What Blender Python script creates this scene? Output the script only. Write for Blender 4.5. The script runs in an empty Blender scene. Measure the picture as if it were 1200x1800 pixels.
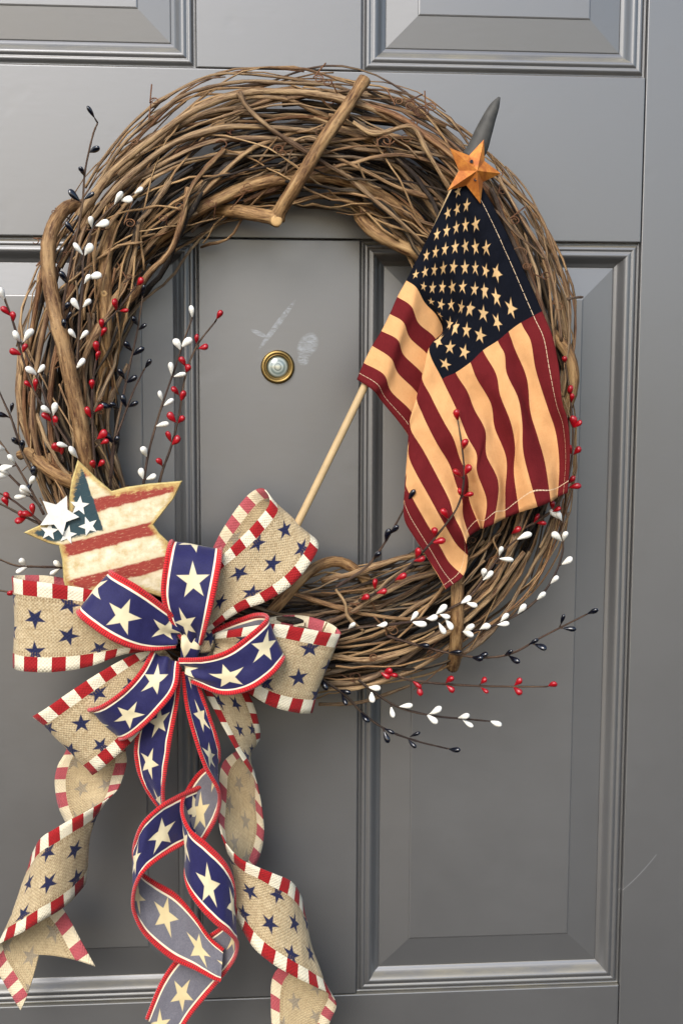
import bpy, math, random
from mathutils import Vector, Matrix, Quaternion, noise as mnoise

random.seed(11)
scene = bpy.context.scene
COL = scene.collection

# ------------------------------------------------------------------ camera
S = 0.00045            # metres per unit on the door face
FPX = 2400.0           # focal length in photo pixels (photo 1200 x 1800)
Z0 = 1.50              # height of the camera above the porch floor
PITCH, YAW, ROLL = math.radians(6.7255), math.radians(4.8625), math.radians(-0.2447)


def cam_rot():
    cp, sp, cy, sy = math.cos(PITCH), math.sin(PITCH), math.cos(YAW), math.sin(YAW)
    cr, sr = math.cos(ROLL), math.sin(ROLL)
    Rz = Matrix(((cy, sy, 0), (-sy, cy, 0), (0, 0, 1)))
    Rx = Matrix(((1, 0, 0), (0, cp, sp), (0, -sp, cp)))
    Ry = Matrix(((cr, 0, sr), (0, 1, 0), (-sr, 0, cr)))
    return Rz @ Rx @ Ry


RM = cam_rot()
CAM = Vector((0.0, -FPX * S, Z0))
cam_data = bpy.data.cameras.new('camera')
cam = bpy.data.objects.new('camera', cam_data)
COL.objects.link(cam)
cam_data.sensor_fit = 'VERTICAL'
cam_data.sensor_height = 36.0
cam_data.sensor_width = 24.0
cam_data.lens = 36.0 * FPX / 1800.0
cam_data.clip_start = 0.01
cam_data.clip_end = 2000
right, fwd, up = RM @ Vector((1, 0, 0)), RM @ Vector((0, 1, 0)), RM @ Vector((0, 0, 1))
cam.matrix_world = Matrix(((right.x, up.x, -fwd.x, CAM.x), (right.y, up.y, -fwd.y, CAM.y),
                           (right.z, up.z, -fwd.z, CAM.z), (0, 0, 0, 1)))
scene.camera = cam

# ------------------------------------------------------------------ light
SUN_EL, SUN_AZ = math.radians(38), math.radians(-157)   # azimuth from +Y towards +X: in front of the door, from the left
world = bpy.data.worlds.new('World')
scene.world = world
world.use_nodes = True
wn, wl = world.node_tree.nodes, world.node_tree.links
wn.clear()
sky = wn.new('ShaderNodeTexSky')
sky.sky_type = 'NISHITA'
sky.sun_disc = False
sky.sun_elevation = SUN_EL
sky.sun_rotation = SUN_AZ
sky.air_density = 1.0
sky.dust_density = 1.7
sky.ozone_density = 1.5
bg = wn.new('ShaderNodeBackground')
bg.inputs['Strength'].default_value = 0.125
wo = wn.new('ShaderNodeOutputWorld')
wl.new(sky.outputs[0], bg.inputs[0])
wl.new(bg.outputs[0], wo.inputs[0])
sun_d = bpy.data.lights.new('sun', 'SUN')
sun_d.energy = 1.5
sun_d.angle = math.radians(34)
sun_d.color = (1.0, 0.97, 0.93)
sun = bpy.data.objects.new('sun', sun_d)
COL.objects.link(sun)
sdir = Vector((math.sin(SUN_AZ) * math.cos(SUN_EL), math.cos(SUN_AZ) * math.cos(SUN_EL), math.sin(SUN_EL)))
sun.rotation_euler = (-sdir).to_track_quat('-Z', 'Y').to_euler()
sun.location = sdir * 3
vs = scene.view_settings
vs.view_transform = 'Standard'
vs.look = 'None'
vs.gamma = 1.0
vs.use_curve_mapping = False
vs.exposure = 1.0


# ------------------------------------------------------------------ geometry helpers
def P(px, py, h=0.0):
    """point on the ray through photo pixel (px,py) that stands h units in front of the door face"""
    d = RM @ Vector((px - 600.0, FPX, -(py - 900.0)))
    t = (-h * S - CAM.y) / d.y
    return CAM + d * t


def D(X, Z, h=0.0):
    """door coordinates to world"""
    return Vector((X * S, -h * S, Z0 + Z * S))


def world_origin(o):
    v = Vector((0, 0, 0))
    while o is not None:
        v = v + o.location
        o = o.parent
    return v


def thing(name, label, cat, loc, group=None):
    o = bpy.data.objects.new(name, None)
    o.empty_display_size = 0.02
    COL.objects.link(o)
    o.location = loc
    o['label'] = label
    o['category'] = cat
    if group:
        o['group'] = group
    return o


def mesh_obj(name, verts, faces, mat, parent=None, uvs=None, smooth=True, mats=None, fmat=None):
    off = world_origin(parent)
    me = bpy.data.meshes.new(name)
    me.from_pydata([tuple(Vector(v) - off) for v in verts], [], faces)
    if uvs is not None:
        uvl = me.uv_layers.new(name='UVMap')
        idx = [0] * len(me.loops)
        me.loops.foreach_get('vertex_index', idx)
        flat = []
        for i in idx:
            flat.extend(uvs[i])
        uvl.data.foreach_set('uv', flat)
    if smooth:
        me.polygons.foreach_set('use_smooth', [True] * len(me.polygons))
    if mats:
        for m in mats:
            me.materials.append(m)
    elif mat:
        me.materials.append(mat)
    if fmat:
        me.polygons.foreach_set('material_index', fmat)
    me.update()
    o = bpy.data.objects.new(name, me)
    COL.objects.link(o)
    if parent:
        o.parent = parent
    return o


def cr(p0, p1, p2, p3, t):
    return 0.5 * ((2 * p1) + (p2 - p0) * t + (2 * p0 - 5 * p1 + 4 * p2 - p3) * t * t + (3 * p1 - p0 - 3 * p2 + p3) * t ** 3)


def catmull(pts, n):
    """pts: list of Vectors (any dim); n samples per span"""
    out = []
    m = len(pts)
    for i in range(m - 1):
        p1, p2 = pts[i], pts[i + 1]
        p0 = pts[i - 1] if i > 0 else p1 * 2 - p2
        p3 = pts[i + 2] if i + 2 < m else p2 * 2 - p1
        for k in range(n):
            out.append(cr(p0, p1, p2, p3, k / n))
    out.append(pts[-1].copy())
    return out


def tube_geo(pts, rad, sides=7, cap=True, base=0, jit=0.0):
    """returns verts, faces, uvs of a tube along pts with per-point radii"""
    n = len(pts)
    tang = []
    for i in range(n):
        a, b = pts[max(i - 1, 0)], pts[min(i + 1, n - 1)]
        t = b - a
        tang.append(t.normalized() if t.length > 1e-9 else Vector((0, 0, 1)))
    ref = Vector((0, 1, 0)) if abs(tang[0].y) < .9 else Vector((1, 0, 0))
    nrm = (ref - tang[0] * ref.dot(tang[0])).normalized()
    V, F, U = [], [], []
    L = 0
    for i in range(n):
        if i:
            L += (pts[i] - pts[i - 1]).length
            nrm = nrm - tang[i] * nrm.dot(tang[i])
            nrm = nrm.normalized() if nrm.length > 1e-6 else tang[i].orthogonal().normalized()
        bn = tang[i].cross(nrm)
        for k in range(sides):
            a = 2 * math.pi * k / sides
            V.append(pts[i] + (nrm * math.cos(a) + bn * math.sin(a)) * rad[i] * (1 + (random.uniform(-jit, jit) if jit else 0)))
            U.append((L, k / sides))
    for i in range(n - 1):
        for k in range(sides):
            k2 = (k + 1) % sides
            F.append((base + i * sides + k, base + i * sides + k2, base + (i + 1) * sides + k2, base + (i + 1) * sides + k))
    if cap:
        F.append(tuple(base + k for k in reversed(range(sides))))
        F.append(tuple(base + (n - 1) * sides + k for k in range(sides)))
    return V, F, U


def tube(name, pts, rad, mat, parent, sides=7):
    V, F, U = tube_geo(pts, rad, sides, jit=0.13 if name in ('vine', 'twig') else (0.045 if name == 'branch' else 0.0))
    return mesh_obj(name, V, F, mat, parent, U)


def pxcurve(pl, n=6):
    """photo-traced polyline of (px,py,h) to a smooth world curve"""
    c = catmull([Vector(p) for p in pl], n)
    return [P(*v) for v in c]


# ------------------------------------------------------------------ material helpers
def lin(r, g, b):
    def f(c):
        c /= 255.0
        return c / 12.92 if c <= 0.04045 else ((c + 0.055) / 1.055) ** 2.4
    return (f(r), f(g), f(b), 1.0)


class X:
    """socket arithmetic"""
    def __init__(s, nt, sock):
        s.nt, s.s = nt, sock

    def _op(s, op, *a):
        n = s.nt.nodes.new('ShaderNodeMath')
        n.operation = op
        for i, q in enumerate(a):
            if isinstance(q, X):
                s.nt.links.new(q.s, n.inputs[i])
            else:
                n.inputs[i].default_value = q
        return X(s.nt, n.outputs[0])

    def __add__(s, o): return s._op('ADD', s, o)
    def __radd__(s, o): return s._op('ADD', o, s)
    def __sub__(s, o): return s._op('SUBTRACT', s, o)
    def __rsub__(s, o): return s._op('SUBTRACT', o, s)
    def __mul__(s, o): return s._op('MULTIPLY', s, o)
    def __rmul__(s, o): return s._op('MULTIPLY', o, s)
    def __truediv__(s, o): return s._op('DIVIDE', s, o)
    def mod(s, o): return s._op('FLOORED_MODULO', s, o)
    def floor(s): return s._op('FLOOR', s)
    def abs(s): return s._op('ABSOLUTE', s)
    def gt(s, o): return s._op('GREATER_THAN', s, o)
    def lt(s, o): return s._op('LESS_THAN', s, o)
    def max(s, o): return s._op('MAXIMUM', s, o)
    def min(s, o): return s._op('MINIMUM', s, o)
    def sin(s): return s._op('SINE', s)
    def cos(s): return s._op('COSINE', s)
    def sqrt(s): return s._op('SQRT', s)
    def atan2(s, o): return s._op('ARCTAN2', s, o)
    def clamp(s):
        r = s._op('ADD', s, 0.0)
        r.s.node.use_clamp = True
        return r


class Mat:
    def __init__(s, name, rough=0.6, metal=0.0, spec=0.5, coat=0.0):
        s.m = bpy.data.materials.new(name)
        s.m.use_nodes = True
        s.nt = s.m.node_tree
        s.b = s.nt.nodes['Principled BSDF']
        s.b.inputs['Roughness'].default_value = rough
        s.b.inputs['Metallic'].default_value = metal
        s.b.inputs['Specular IOR Level'].default_value = spec
        s.b.inputs['Coat Weight'].default_value = coat
        s.b.inputs['Coat Roughness'].default_value = 0.1

    def node(s, t, **kw):
        n = s.nt.nodes.new(t)
        for k, v in kw.items():
            setattr(n, k, v)
        return n

    def link(s, a, b):
        s.nt.links.new(a.s if isinstance(a, X) else a, b)

    def uv(s):
        n = s.node('ShaderNodeUVMap')
        sep = s.node('ShaderNodeSeparateXYZ')
        s.link(n.outputs[0], sep.inputs[0])
        return X(s.nt, sep.outputs[0]), X(s.nt, sep.outputs[1])

    def geo_pos(s):
        n = s.node('ShaderNodeNewGeometry')
        return n.outputs['Position']

    def vec(s, x, y, z=0.0):
        n = s.node('ShaderNodeCombineXYZ')
        for i, q in enumerate((x, y, z)):
            if isinstance(q, X):
                s.link(q, n.inputs[i])
            else:
                n.inputs[i].default_value = q
        return n.outputs[0]

    def noise(s, vec, scale, detail=3, rough=0.5, dist=0.0):
        n = s.node('ShaderNodeTexNoise')
        s.link(vec, n.inputs['Vector'])
        n.inputs['Scale'].default_value = scale
        n.inputs['Detail'].default_value = detail
        n.inputs['Roughness'].default_value = rough
        n.inputs['Distortion'].default_value = dist
        return X(s.nt, n.outputs[0])

    def scaled(s, vec, sc):
        n = s.node('ShaderNodeVectorMath', operation='MULTIPLY')
        s.link(vec, n.inputs[0])
        n.inputs[1].default_value = sc
        return n.outputs[0]

    def rnd(s):
        return X(s.nt, s.node('ShaderNodeObjectInfo').outputs['Random'])

    def white(s, x):
        n = s.node('ShaderNodeTexWhiteNoise', noise_dimensions='1D')
        s.link(x, n.inputs['W'])
        return X(s.nt, n.outputs['Value'])

    def mix(s, f, a, b, mode='MIX'):
        n = s.node('ShaderNodeMix', data_type='RGBA', blend_type=mode)
        if isinstance(f, X):
            s.link(f, n.inputs[0])
        else:
            n.inputs[0].default_value = f
        for q, i in ((a, 6), (b, 7)):
            if isinstance(q, tuple):
                n.inputs[i].default_value = q
            else:
                s.link(q, n.inputs[i])
        return n.outputs[2]

    def ramp(s, f, stops, interp='LINEAR'):
        n = s.node('ShaderNodeValToRGB')
        s.link(f, n.inputs[0])
        cr_ = n.color_ramp
        cr_.interpolation = interp
        while len(cr_.elements) > 1:
            cr_.elements.remove(cr_.elements[-1])
        cr_.elements[0].position, cr_.elements[0].color = stops[0]
        for p, c in stops[1:]:
            e = cr_.elements.new(p)
            e.color = c
        return n.outputs[0]

    def color(s, c):
        if isinstance(c, tuple):
            s.b.inputs['Base Color'].default_value = c
        else:
            s.link(c, s.b.inputs['Base Color'])

    def rough(s, x):
        s.link(x, s.b.inputs['Roughness'])

    def bump(s, h, strength=0.3, dist=0.001):
        n = s.node('ShaderNodeBump')
        n.inputs['Strength'].default_value = strength
        n.inputs['Distance'].default_value = dist
        s.link(h, n.inputs['Height'])
        s.link(n.outputs[0], s.b.inputs['Normal'])

    def star(s, x, y, R, rot=0.0, eps=0.012):
        r = (x * x + y * y).sqrt()
        th = y.atan2(x) + rot
        a = (th.mod(2 * math.pi / 5) - math.pi / 5).abs()
        d = r * (a.cos() * 0.809 - a.sin() * 0.588)
        return ((0.309 * R - d) / eps + 0.5).clamp()


# ------------------------------------------------------------------ materials
def make_door_mat():
    m = Mat('grey_door_paint', rough=0.36, spec=1.0, coat=1.0)
    m.b.inputs['Coat Roughness'].default_value = 0.40
    m.b.inputs['Coat IOR'].default_value = 1.75
    pos = m.geo_pos()
    big = m.noise(pos, 5.0, 3)
    grain = m.noise(m.scaled(pos, (60, 120, 240)), 1.0, 4, 0.6)
    spots = m.noise(pos, 62.0, 3, 0.6)
    base = m.mix(big, lin(70, 70, 70), lin(80, 80, 80))
    dirty = ((spots - 0.63) * 6.0).clamp() * 0.22
    base = m.mix(dirty, base, lin(60, 58, 54))
    # yellow pollen and dust that settles on faces which look upwards
    g = m.node('ShaderNodeNewGeometry')
    sep = m.node('ShaderNodeSeparateXYZ')
    m.link(g.outputs['True Normal'], sep.inputs[0])
    upf = ((X(m.nt, sep.outputs[2]) - 0.35) * 3.0).clamp()
    dustn = m.noise(m.scaled(pos, (25, 60, 120)), 1.0, 4, 0.65)
    base = m.mix(upf * ((dustn - 0.25) * 2.2).clamp() * 0.38, base, lin(150, 138, 98))
    # pale smears of old paint beside the peephole
    p3 = m.node('ShaderNodeSeparateXYZ')
    m.link(pos, p3.inputs[0])
    px, pz = X(m.nt, p3.outputs[0]), X(m.nt, p3.outputs[2])
    sm = None
    streak = m.noise(m.scaled(pos, (120, 1, 420)), 1.0, 4, 0.7, 1.2)
    for (qx, qy, rx, rz, sl) in ((487, 571, 34, 9, 1.3), (541, 607, 20, 22, 0.35), (455, 586, 15, 5, -0.4), (533, 632, 11, 11, 0.0)):
        c = P(qx, qy, 0)
        dx, dz = px - c.x, pz - c.z
        e = dz - dx * sl
        q = 1.0 - ((dx / (rx * S)) * (dx / (rx * S)) + (e / (rz * S)) * (e / (rz * S)))
        mk = (q * 2.2).clamp() * ((streak - 0.36) * 3.2).clamp()
        sm = mk if sm is None else sm.max(mk)
    base = m.mix(sm * 0.4, base, lin(180, 192, 204))
    sc_ = P(1120, 1540, 0)
    ddx, ddz = px - sc_.x, pz - sc_.z
    arc = (ddz - ddx * 1.05 - ddx * ddx * 9.0).abs()
    scr = ((0.0006 - arc) / 0.0004).clamp() * (ddx.abs().lt(0.0155))
    base = m.mix(scr * 0.35, base, lin(170, 170, 170))
    m.color(base)
    rr = (0.37 + grain * 0.06 + (spots - 0.5) * 0.14 + (big - 0.5) * 0.25 + upf * 0.35)
    m.rough(rr)
    dings = ((m.noise(pos, 34.0, 2, 0.4) - 0.66) * 8.0).clamp()
    m.bump(grain * 0.6 + big * 0.6 - dings * 0.8 + spots * 0.6, 0.2, 0.0006)
    return m.m


M = {}
M['door'] = make_door_mat()


def make_bark(name, cols, wear):
    m = Mat(name, rough=0.72, spec=0.35)
    u, v = m.uv()
    r = m.rnd()
    c1 = (v * 2 * math.pi).cos()
    c2 = (v * 2 * math.pi).sin()
    vec = m.vec(u * 55.0 + r * 90.0, c1 * 1.7 + r * 33.0, c2 * 1.7)
    fine = m.noise(vec, 1.6, 5, 0.65)
    vec2 = m.vec(u * 18.0 + r * 50.0, c1 * 0.6, c2 * 0.6)
    patch = m.noise(vec2, 1.3, 3, 0.55)
    base = m.ramp(r, [(i / (len(cols) - 1), c) for i, c in enumerate(cols)])
    dark = m.mix(1.0, base, lin(118, 92, 78), 'MULTIPLY')
    light = m.mix(wear, base, lin(205, 172, 124))
    col = m.mix(((fine - 0.36) * 3.2).clamp(), dark, base)
    col = m.mix(((patch - 0.50) * 5.0).clamp(), col, light)
    fleck = m.noise(m.vec(u * 420.0 + r * 70.0, c1 * 2.4, c2 * 2.4), 1.0, 3, 0.7)
    col = m.mix(((fleck - 0.60) * 9.0).clamp() * 0.6, col, lin(66, 50, 40))
    col = m.mix(((0.38 - fleck) * 9.0).clamp() * 0.45, col, lin(206, 178, 138))
    m.color(col)
    m.bump(fine + patch * 0.4, 0.8, 0.0010)
    return m.m


M['vine'] = make_bark('vine_bark', [lin(136, 102, 68), lin(170, 134, 92), lin(108, 84, 62), lin(180, 146, 104),
                                    lin(144, 126, 104), lin(152, 108, 70), lin(98, 82, 68), lin(196, 164, 120)], 0.45)
M['pale_vine'] = make_bark('pale_vine_bark', [lin(186, 148, 100), lin(206, 172, 124), lin(168, 128, 84), lin(188, 162, 126)], 0.5)
M['shade_dark_vine'] = make_bark('shade_dark_vine_bark', [lin(50, 41, 33), lin(42, 36, 32), lin(66, 52, 40)], 0.2)  # bark darkened to paint deep shade into the gaps; some random vines share it
M['branch'] = make_bark('branch_bark', [lin(158, 122, 78), lin(172, 136, 90), lin(150, 116, 76)], 0.4)
M['tendril'] = make_bark('tendril_bark', [lin(128, 82, 54), lin(150, 104, 66), lin(112, 74, 54)], 0.2)
M['stem'] = make_bark('spray_stem_paper', [lin(70, 54, 46), lin(86, 64, 52), lin(60, 48, 44)], 0.15)


def simple(name, c, rough, spec=0.5, coat=0.0, metal=0.0, var=0.12, nscale=160.0, bump=0.0):
    m = Mat(name, rough=rough, spec=spec, coat=coat, metal=metal)
    pos = m.geo_pos()
    n = m.noise(pos, nscale, 3)
    d = tuple(q * (1 - var * 2) for q in c[:3]) + (1,)
    l = tuple(min(1, q * (1 + var)) for q in c[:3]) + (1,)
    m.color(m.mix(n, d, l))
    if bump:
        m.bump(n, bump, 0.0006)
    return m.m


M['berry_white'] = simple('white_berry_paint', lin(236, 233, 222), 0.6, spec=0.3, coat=0.0, var=0.08, nscale=400, bump=0.5)
M['berry_red'] = simple('red_berry_lacquer', lin(168, 14, 28), 0.36, coat=0.25, var=0.3, nscale=300, bump=0.5)
M['berry_navy'] = simple('dark_navy_berry_lacquer', lin(14, 17, 28), 0.2, coat=0.7, var=0.3, nscale=300, bump=0.4)
M['cut_wood'] = simple('cut_vine_end', lin(196, 158, 104), 0.8, var=0.15, nscale=700)
M['stick'] = simple('bare_dowel_wood', lin(192, 164, 120), 0.6, var=0.12, nscale=90)
M['finial'] = simple('dark_grey_painted_wood', lin(70, 68, 62), 0.65, var=0.4, nscale=130, bump=0.2)
M['brass'] = simple('brass', lin(150, 126, 78), 0.42, metal=1.0, var=0.2, nscale=220)
M['star_white'] = simple('chalky_white_paint', lin(226, 223, 212), 0.7, var=0.12, nscale=300)
M['knot'] = simple('dark_tie_wire', lin(40, 36, 44), 0.8, var=0.3)


def make_lens():
    m = Mat('peephole_glass', rough=0.06, spec=0.8, coat=1.0)
    u, v = m.uv()
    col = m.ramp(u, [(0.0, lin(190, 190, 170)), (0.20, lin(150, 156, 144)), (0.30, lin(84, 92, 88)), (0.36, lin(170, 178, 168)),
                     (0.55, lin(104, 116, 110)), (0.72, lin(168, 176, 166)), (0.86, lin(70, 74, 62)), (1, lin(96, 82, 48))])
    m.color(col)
    return m.m


M['lens'] = make_lens()


def weave(m, u, v, fu, fv):
    a = (u * fu).sin() * 0.5 + 0.5
    b = (v * fv).sin() * 0.5 + 0.5
    return a * b + (1.0 - a) * (1.0 - b)


def make_ribbon_navy(back):
    m = Mat('navy_star_ribbon' + ('_reverse' if back else ''), rough=0.62, spec=0.3)
    m.b.inputs['Sheen Weight'].default_value = 0.15
    u, v = m.uv()
    per = 0.76
    cell = (u / per).floor()
    rot = m.white(cell + 3.7) * 6.28
    side = (cell.mod(2.0) - 0.5) * 0.12
    x = u.mod(per) - per / 2
    y = v - 0.5 - side
    st = m.star(x, y, 0.305, rot, 0.012)
    pos = m.geo_pos()
    fib = m.noise(pos, 900.0, 2, 0.6)
    blot = m.noise(pos, 120.0, 3)
    navy = m.mix(fib, lin(20, 18, 60), lin(37, 35, 88))
    cream = m.mix(blot, lin(206, 190, 148), lin(228, 216, 180))
    red = m.mix(fib, lin(166, 14, 22), lin(206, 26, 30))
    if back:
        navy = m.mix(fib, lin(82, 80, 88), lin(120, 118, 124))
        cream = m.mix(blot, lin(196, 176, 128), lin(214, 196, 150))
        red = m.mix(fib, lin(150, 18, 26), lin(180, 28, 36))
    inner = m.mix(st, navy, cream)
    e = (v - 0.5).abs()
    col = m.mix(((e - 0.355) / 0.008).clamp(), inner, m.mix(0.5, cream, lin(246, 238, 216)))
    col = m.mix(((e - 0.390) / 0.008).clamp(), col, red)
    m.color(col)
    m.bump(weave(m, u, v, 420.0, 420.0) * 0.5 + fib * 0.6, 0.3, 0.0004)
    return m.m


def make_ribbon_burlap(back):
    m = Mat('burlap_star_ribbon' + ('_reverse' if back else ''), rough=0.8, spec=0.2)
    m.b.inputs['Sheen Weight'].default_value = 0.1
    u, v = m.uv()
    cu, cv, R = 0.35, 0.185, 0.124
    ms = None
    for k in (0, 1):
        uu = u + cu * k
        vv = v - 0.5 + cv * (0.5 + k)
        cell = (uu / (2 * cu)).floor() + (vv / (2 * cv)).floor() * 17.0 + k * 5.3
        rot = m.white(cell) * 6.28
        x = uu.mod(2 * cu) - cu
        y = vv.mod(2 * cv) - cv
        s1 = m.star(x, y, R, rot, 0.010)
        ms = s1 if ms is None else ms.max(s1)
    pos = m.geo_pos()
    fib = m.noise(m.vec(u * 6.0, v * 44.0), 1.0, 4, 0.75)
    fib2 = m.noise(m.vec(u * 44.0, v * 6.0), 1.0, 4, 0.75)
    blot = m.noise(pos, 90.0, 3)
    f = (fib + fib2) * 0.5
    bur = m.mix(((f - 0.38) * 4.0).clamp(), lin(158, 136, 100), lin(222, 204, 166))
    bur = m.mix(blot * 0.3, bur, lin(182, 158, 118))
    bur = m.mix(weave(m, u, v, 150.0, 150.0) * 0.55, bur, lin(142, 120, 88))
    star_c = m.mix(f, lin(22, 26, 54), lin(40, 44, 78))
    red = m.mix(f, lin(132, 18, 22), lin(164, 30, 32))
    cream = m.mix(f, lin(206, 194, 164), lin(232, 224, 200))
    if back:
        bur = m.mix(((f - 0.38) * 4.0).clamp(), lin(158, 138, 104), lin(192, 172, 134))
        star_c = m.mix(blot, lin(128, 118, 104), lin(156, 142, 116))
        red = m.mix(f, lin(150, 62, 68), lin(184, 92, 96))
        cream = m.mix(f, lin(206, 190, 156), lin(224, 208, 176))
    inner = m.mix(ms, bur, star_c)
    e = (v - 0.5).abs()
    chk = (u / 0.152).floor().mod(2.0)
    band = m.mix(chk, cream, red)
    # ladder of drawn threads between band and burlap
    lad = ((u * 210.0).sin().gt(0.35)) * (1.0 - ((e - 0.305).abs() / 0.022)).gt(0.0) * (1.0 - ((e - 0.305).abs() / 0.004)).lt(0.0)
    inner = m.mix(lad * 0.55, inner, lin(118, 92, 60))
    col = m.mix(e.gt(0.335), inner, band)
    m.color(col)
    w = weave(m, u, v, 150.0, 150.0)
    m.bump(w * 0.8 + f * 1.6 + e.gt(0.335) * 0.5, 0.7, 0.0006)
    return m.m


M['navy_f'], M['navy_b'] = make_ribbon_navy(False), make_ribbon_navy(True)
M['burlap_f'], M['burlap_b'] = make_ribbon_burlap(False), make_ribbon_burlap(True)


def make_edging():
    m = Mat('red_corded_edging', rough=0.7, spec=0.25)
    m.b.inputs['Sheen Weight'].default_value = 0.3
    u, v = m.uv()
    ribs = (u * 3600.0).sin()
    m.color(m.mix(ribs * 0.5 + 0.5, lin(150, 10, 18), lin(212, 26, 30)))
    m.bump(ribs, 0.5, 0.0006)
    return m.m


M['edging'] = make_edging()


def make_flag():
    m = Mat('printed_flag_cotton', rough=0.9, spec=0.1)
    t, s = m.uv()                       # t along the fly, s down the hoist
    stripe = (s * 13.0).floor().mod(2.0)
    pos = m.geo_pos()
    f = m.noise(m.vec(t * 260.0, s * 40.0), 1.0, 3, 0.7)
    f2 = m.noise(m.vec(t * 40.0, s * 260.0), 1.0, 3, 0.7)
    blot = m.noise(pos, 26.0, 4, 0.6)
    ff = (f + f2) * 0.5
    tea = m.mix(blot, lin(206, 150, 98), lin(232, 184, 128))
    tea = m.mix(((ff - 0.35) * 3.0).clamp() * 0.35, tea, lin(190, 128, 76))
    stain = ((m.noise(pos, 11.0, 4, 0.6) - 0.48) * 4.0).clamp()
    tea = m.mix(stain * 0.35, tea, lin(198, 140, 88))
    red = m.mix(ff, lin(80, 19, 23), lin(114, 34, 36))
    col = m.mix(stripe, red, tea)
    can = s.lt(7 / 13.0) * t.lt(0.43)
    uu, vv = t / 0.43 * 12.0, (s - 0.045) / (7 / 13.0 - 0.045) * 10.0
    ms = None
    for k in (0.0, 1.0):
        x = (uu + k).mod(2.0) - 1.0
        y = (vv + k).mod(2.0) - 1.0
        lim = uu.gt(0.4 + k * 0.8) * uu.lt(11.6 - k * 0.8) * vv.gt(0.4 + k) * vv.lt(9.6 - k)
        rot = m.white(((uu + k) / 2.0).floor() + ((vv + k) / 2.0).floor() * 13.0 + k) * 0.5 + 0.9
        q = m.star(x, y, 0.54, rot, 0.05) * lim
        ms = q if ms is None else ms.max(q)
    navy = m.mix(ff, lin(9, 11, 18), lin(20, 23, 32))
    col = m.mix(can, col, m.mix(ms, navy, m.mix(blot, lin(196, 158, 108), lin(222, 186, 134))))
    # hem stitching
    dash = (t * 420.0).sin().gt(-0.9)
    dash2 = (s * 420.0).sin().gt(-0.9)
    line = ((s - 0.030).abs().lt(0.0010)).max((s - 0.970).abs().lt(0.0010)) * dash
    line = line.max((t - 0.972).abs().lt(0.0012) * dash2)
    col = m.mix(line * 0.8, col, lin(232, 206, 170))
    m.color(col)
    hem = s.lt(0.030).max(s.gt(0.970)).max(t.gt(0.975))
    m.bump(weave(m, t, s, 1500.0, 1100.0) * 0.5 + ff * 0.8 + hem * 0.8 - line * 1.2 + m.noise(pos, 70.0, 3, 0.6) * 3.0, 0.45, 0.0006)
    return m.m


M['flag'] = make_flag()


def make_star_paint():
    m = Mat('distressed_painted_wood', rough=0.55, spec=0.4)
    u, v = m.uv()                       # photo pixels / 1000
    x, y = u * 1000.0, v * 1000.0
    vec = m.vec(u * 1.0, v * 1.0)
    n = m.noise(vec, 55.0, 4, 0.65)
    fine = m.noise(m.vec(u + v * -0.26, v * 3.0 + u * 0.8), 95.0, 5, 0.75)
    p = y + x * 0.26 + (n - 0.5) * 8.0
    d = ((p - 866.0).mod(66.0) - 33.0).abs()          # 33 at a stripe centre
    stripe = ((d - 19.5) / 3.0).clamp() * (1.0 - ((fine - 0.57) * 7.0).clamp() * 0.8)
    cream = m.mix(((n - 0.3) * 2.5).clamp(), lin(192, 170, 122), lin(236, 227, 200))
    cream = m.mix(((fine - 0.5) * 3.0).clamp() * 0.5, cream, lin(222, 200, 140))
    col = m.mix(stripe, cream, m.mix(fine, lin(122, 38, 32), lin(164, 66, 50)))
    halo = ((d - 10.0) / 12.0).clamp() * (1.0 - stripe) * ((n - 0.35) * 3.0).clamp()
    col = m.mix(halo * 0.55, col, lin(190, 152, 98))
    cant = ((153.0 + (y - 842.0) * 0.34 - x + (n - 0.5) * 6.0) / 2.0).clamp()
    cant = cant * ((981.0 - p + (fine - 0.5) * 14.0) / 4.0).clamp() * ((p - 846.0) / 8.0 + (fine - 0.5) * 6.0).clamp()
    cant = cant * (1.0 - ((fine - 0.62) * 8.0).clamp() * 0.7)
    col = m.mix(cant, col, m.mix(n, lin(28, 50, 58), lin(46, 72, 78)))
    un = m.node('ShaderNodeUVMap', uv_map='wear')
    sp = m.node('ShaderNodeSeparateXYZ')
    m.link(un.outputs[0], sp.inputs[0])
    w = X(m.nt, sp.outputs[0])
    rub = ((w + (fine - 0.5) * 0.9 + (n - 0.5) * 0.8 - 0.48) * 3.5).clamp()
    col = m.mix(rub * 0.85, col, m.mix(((n - 0.3) * 2.5).clamp(), lin(150, 108, 56), lin(216, 192, 118)))
    m.color(col)
    m.bump(fine + n, 0.3, 0.0008)
    return m.m


M['star_paint'] = make_star_paint()
M['star_edge'] = simple('sanded_star_edge', lin(206, 184, 118), 0.7, var=0.3, nscale=220, bump=0.2)


def make_rust():
    m = Mat('rusty_tin', rough=0.55, spec=0.4, metal=0.25)
    pos = m.geo_pos()
    n = m.noise(pos, 90.0, 5, 0.65, 0.6)
    n2 = m.noise(pos, 420.0, 3, 0.6)
    col = m.ramp(n, [(0.28, lin(150, 78, 32)), (0.45, lin(172, 100, 40)), (0.62, lin(200, 128, 52)), (0.8, lin(158, 80, 40))])
    col = m.mix(((n2 - 0.6) * 6.0).clamp() * 0.5, col, lin(120, 58, 28))
    m.color(col)
    m.bump(n2, 0.3, 0.0005)
    return m.m


M['rust'] = make_rust()

# ------------------------------------------------------------------ the door
DOOR_D = 90.0     # thickness in units (about 4 cm)
door = thing('door', 'grey painted panel door with moulded raised panels behind the wreath', 'door', D(160, -Z0 / S, 0))


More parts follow.
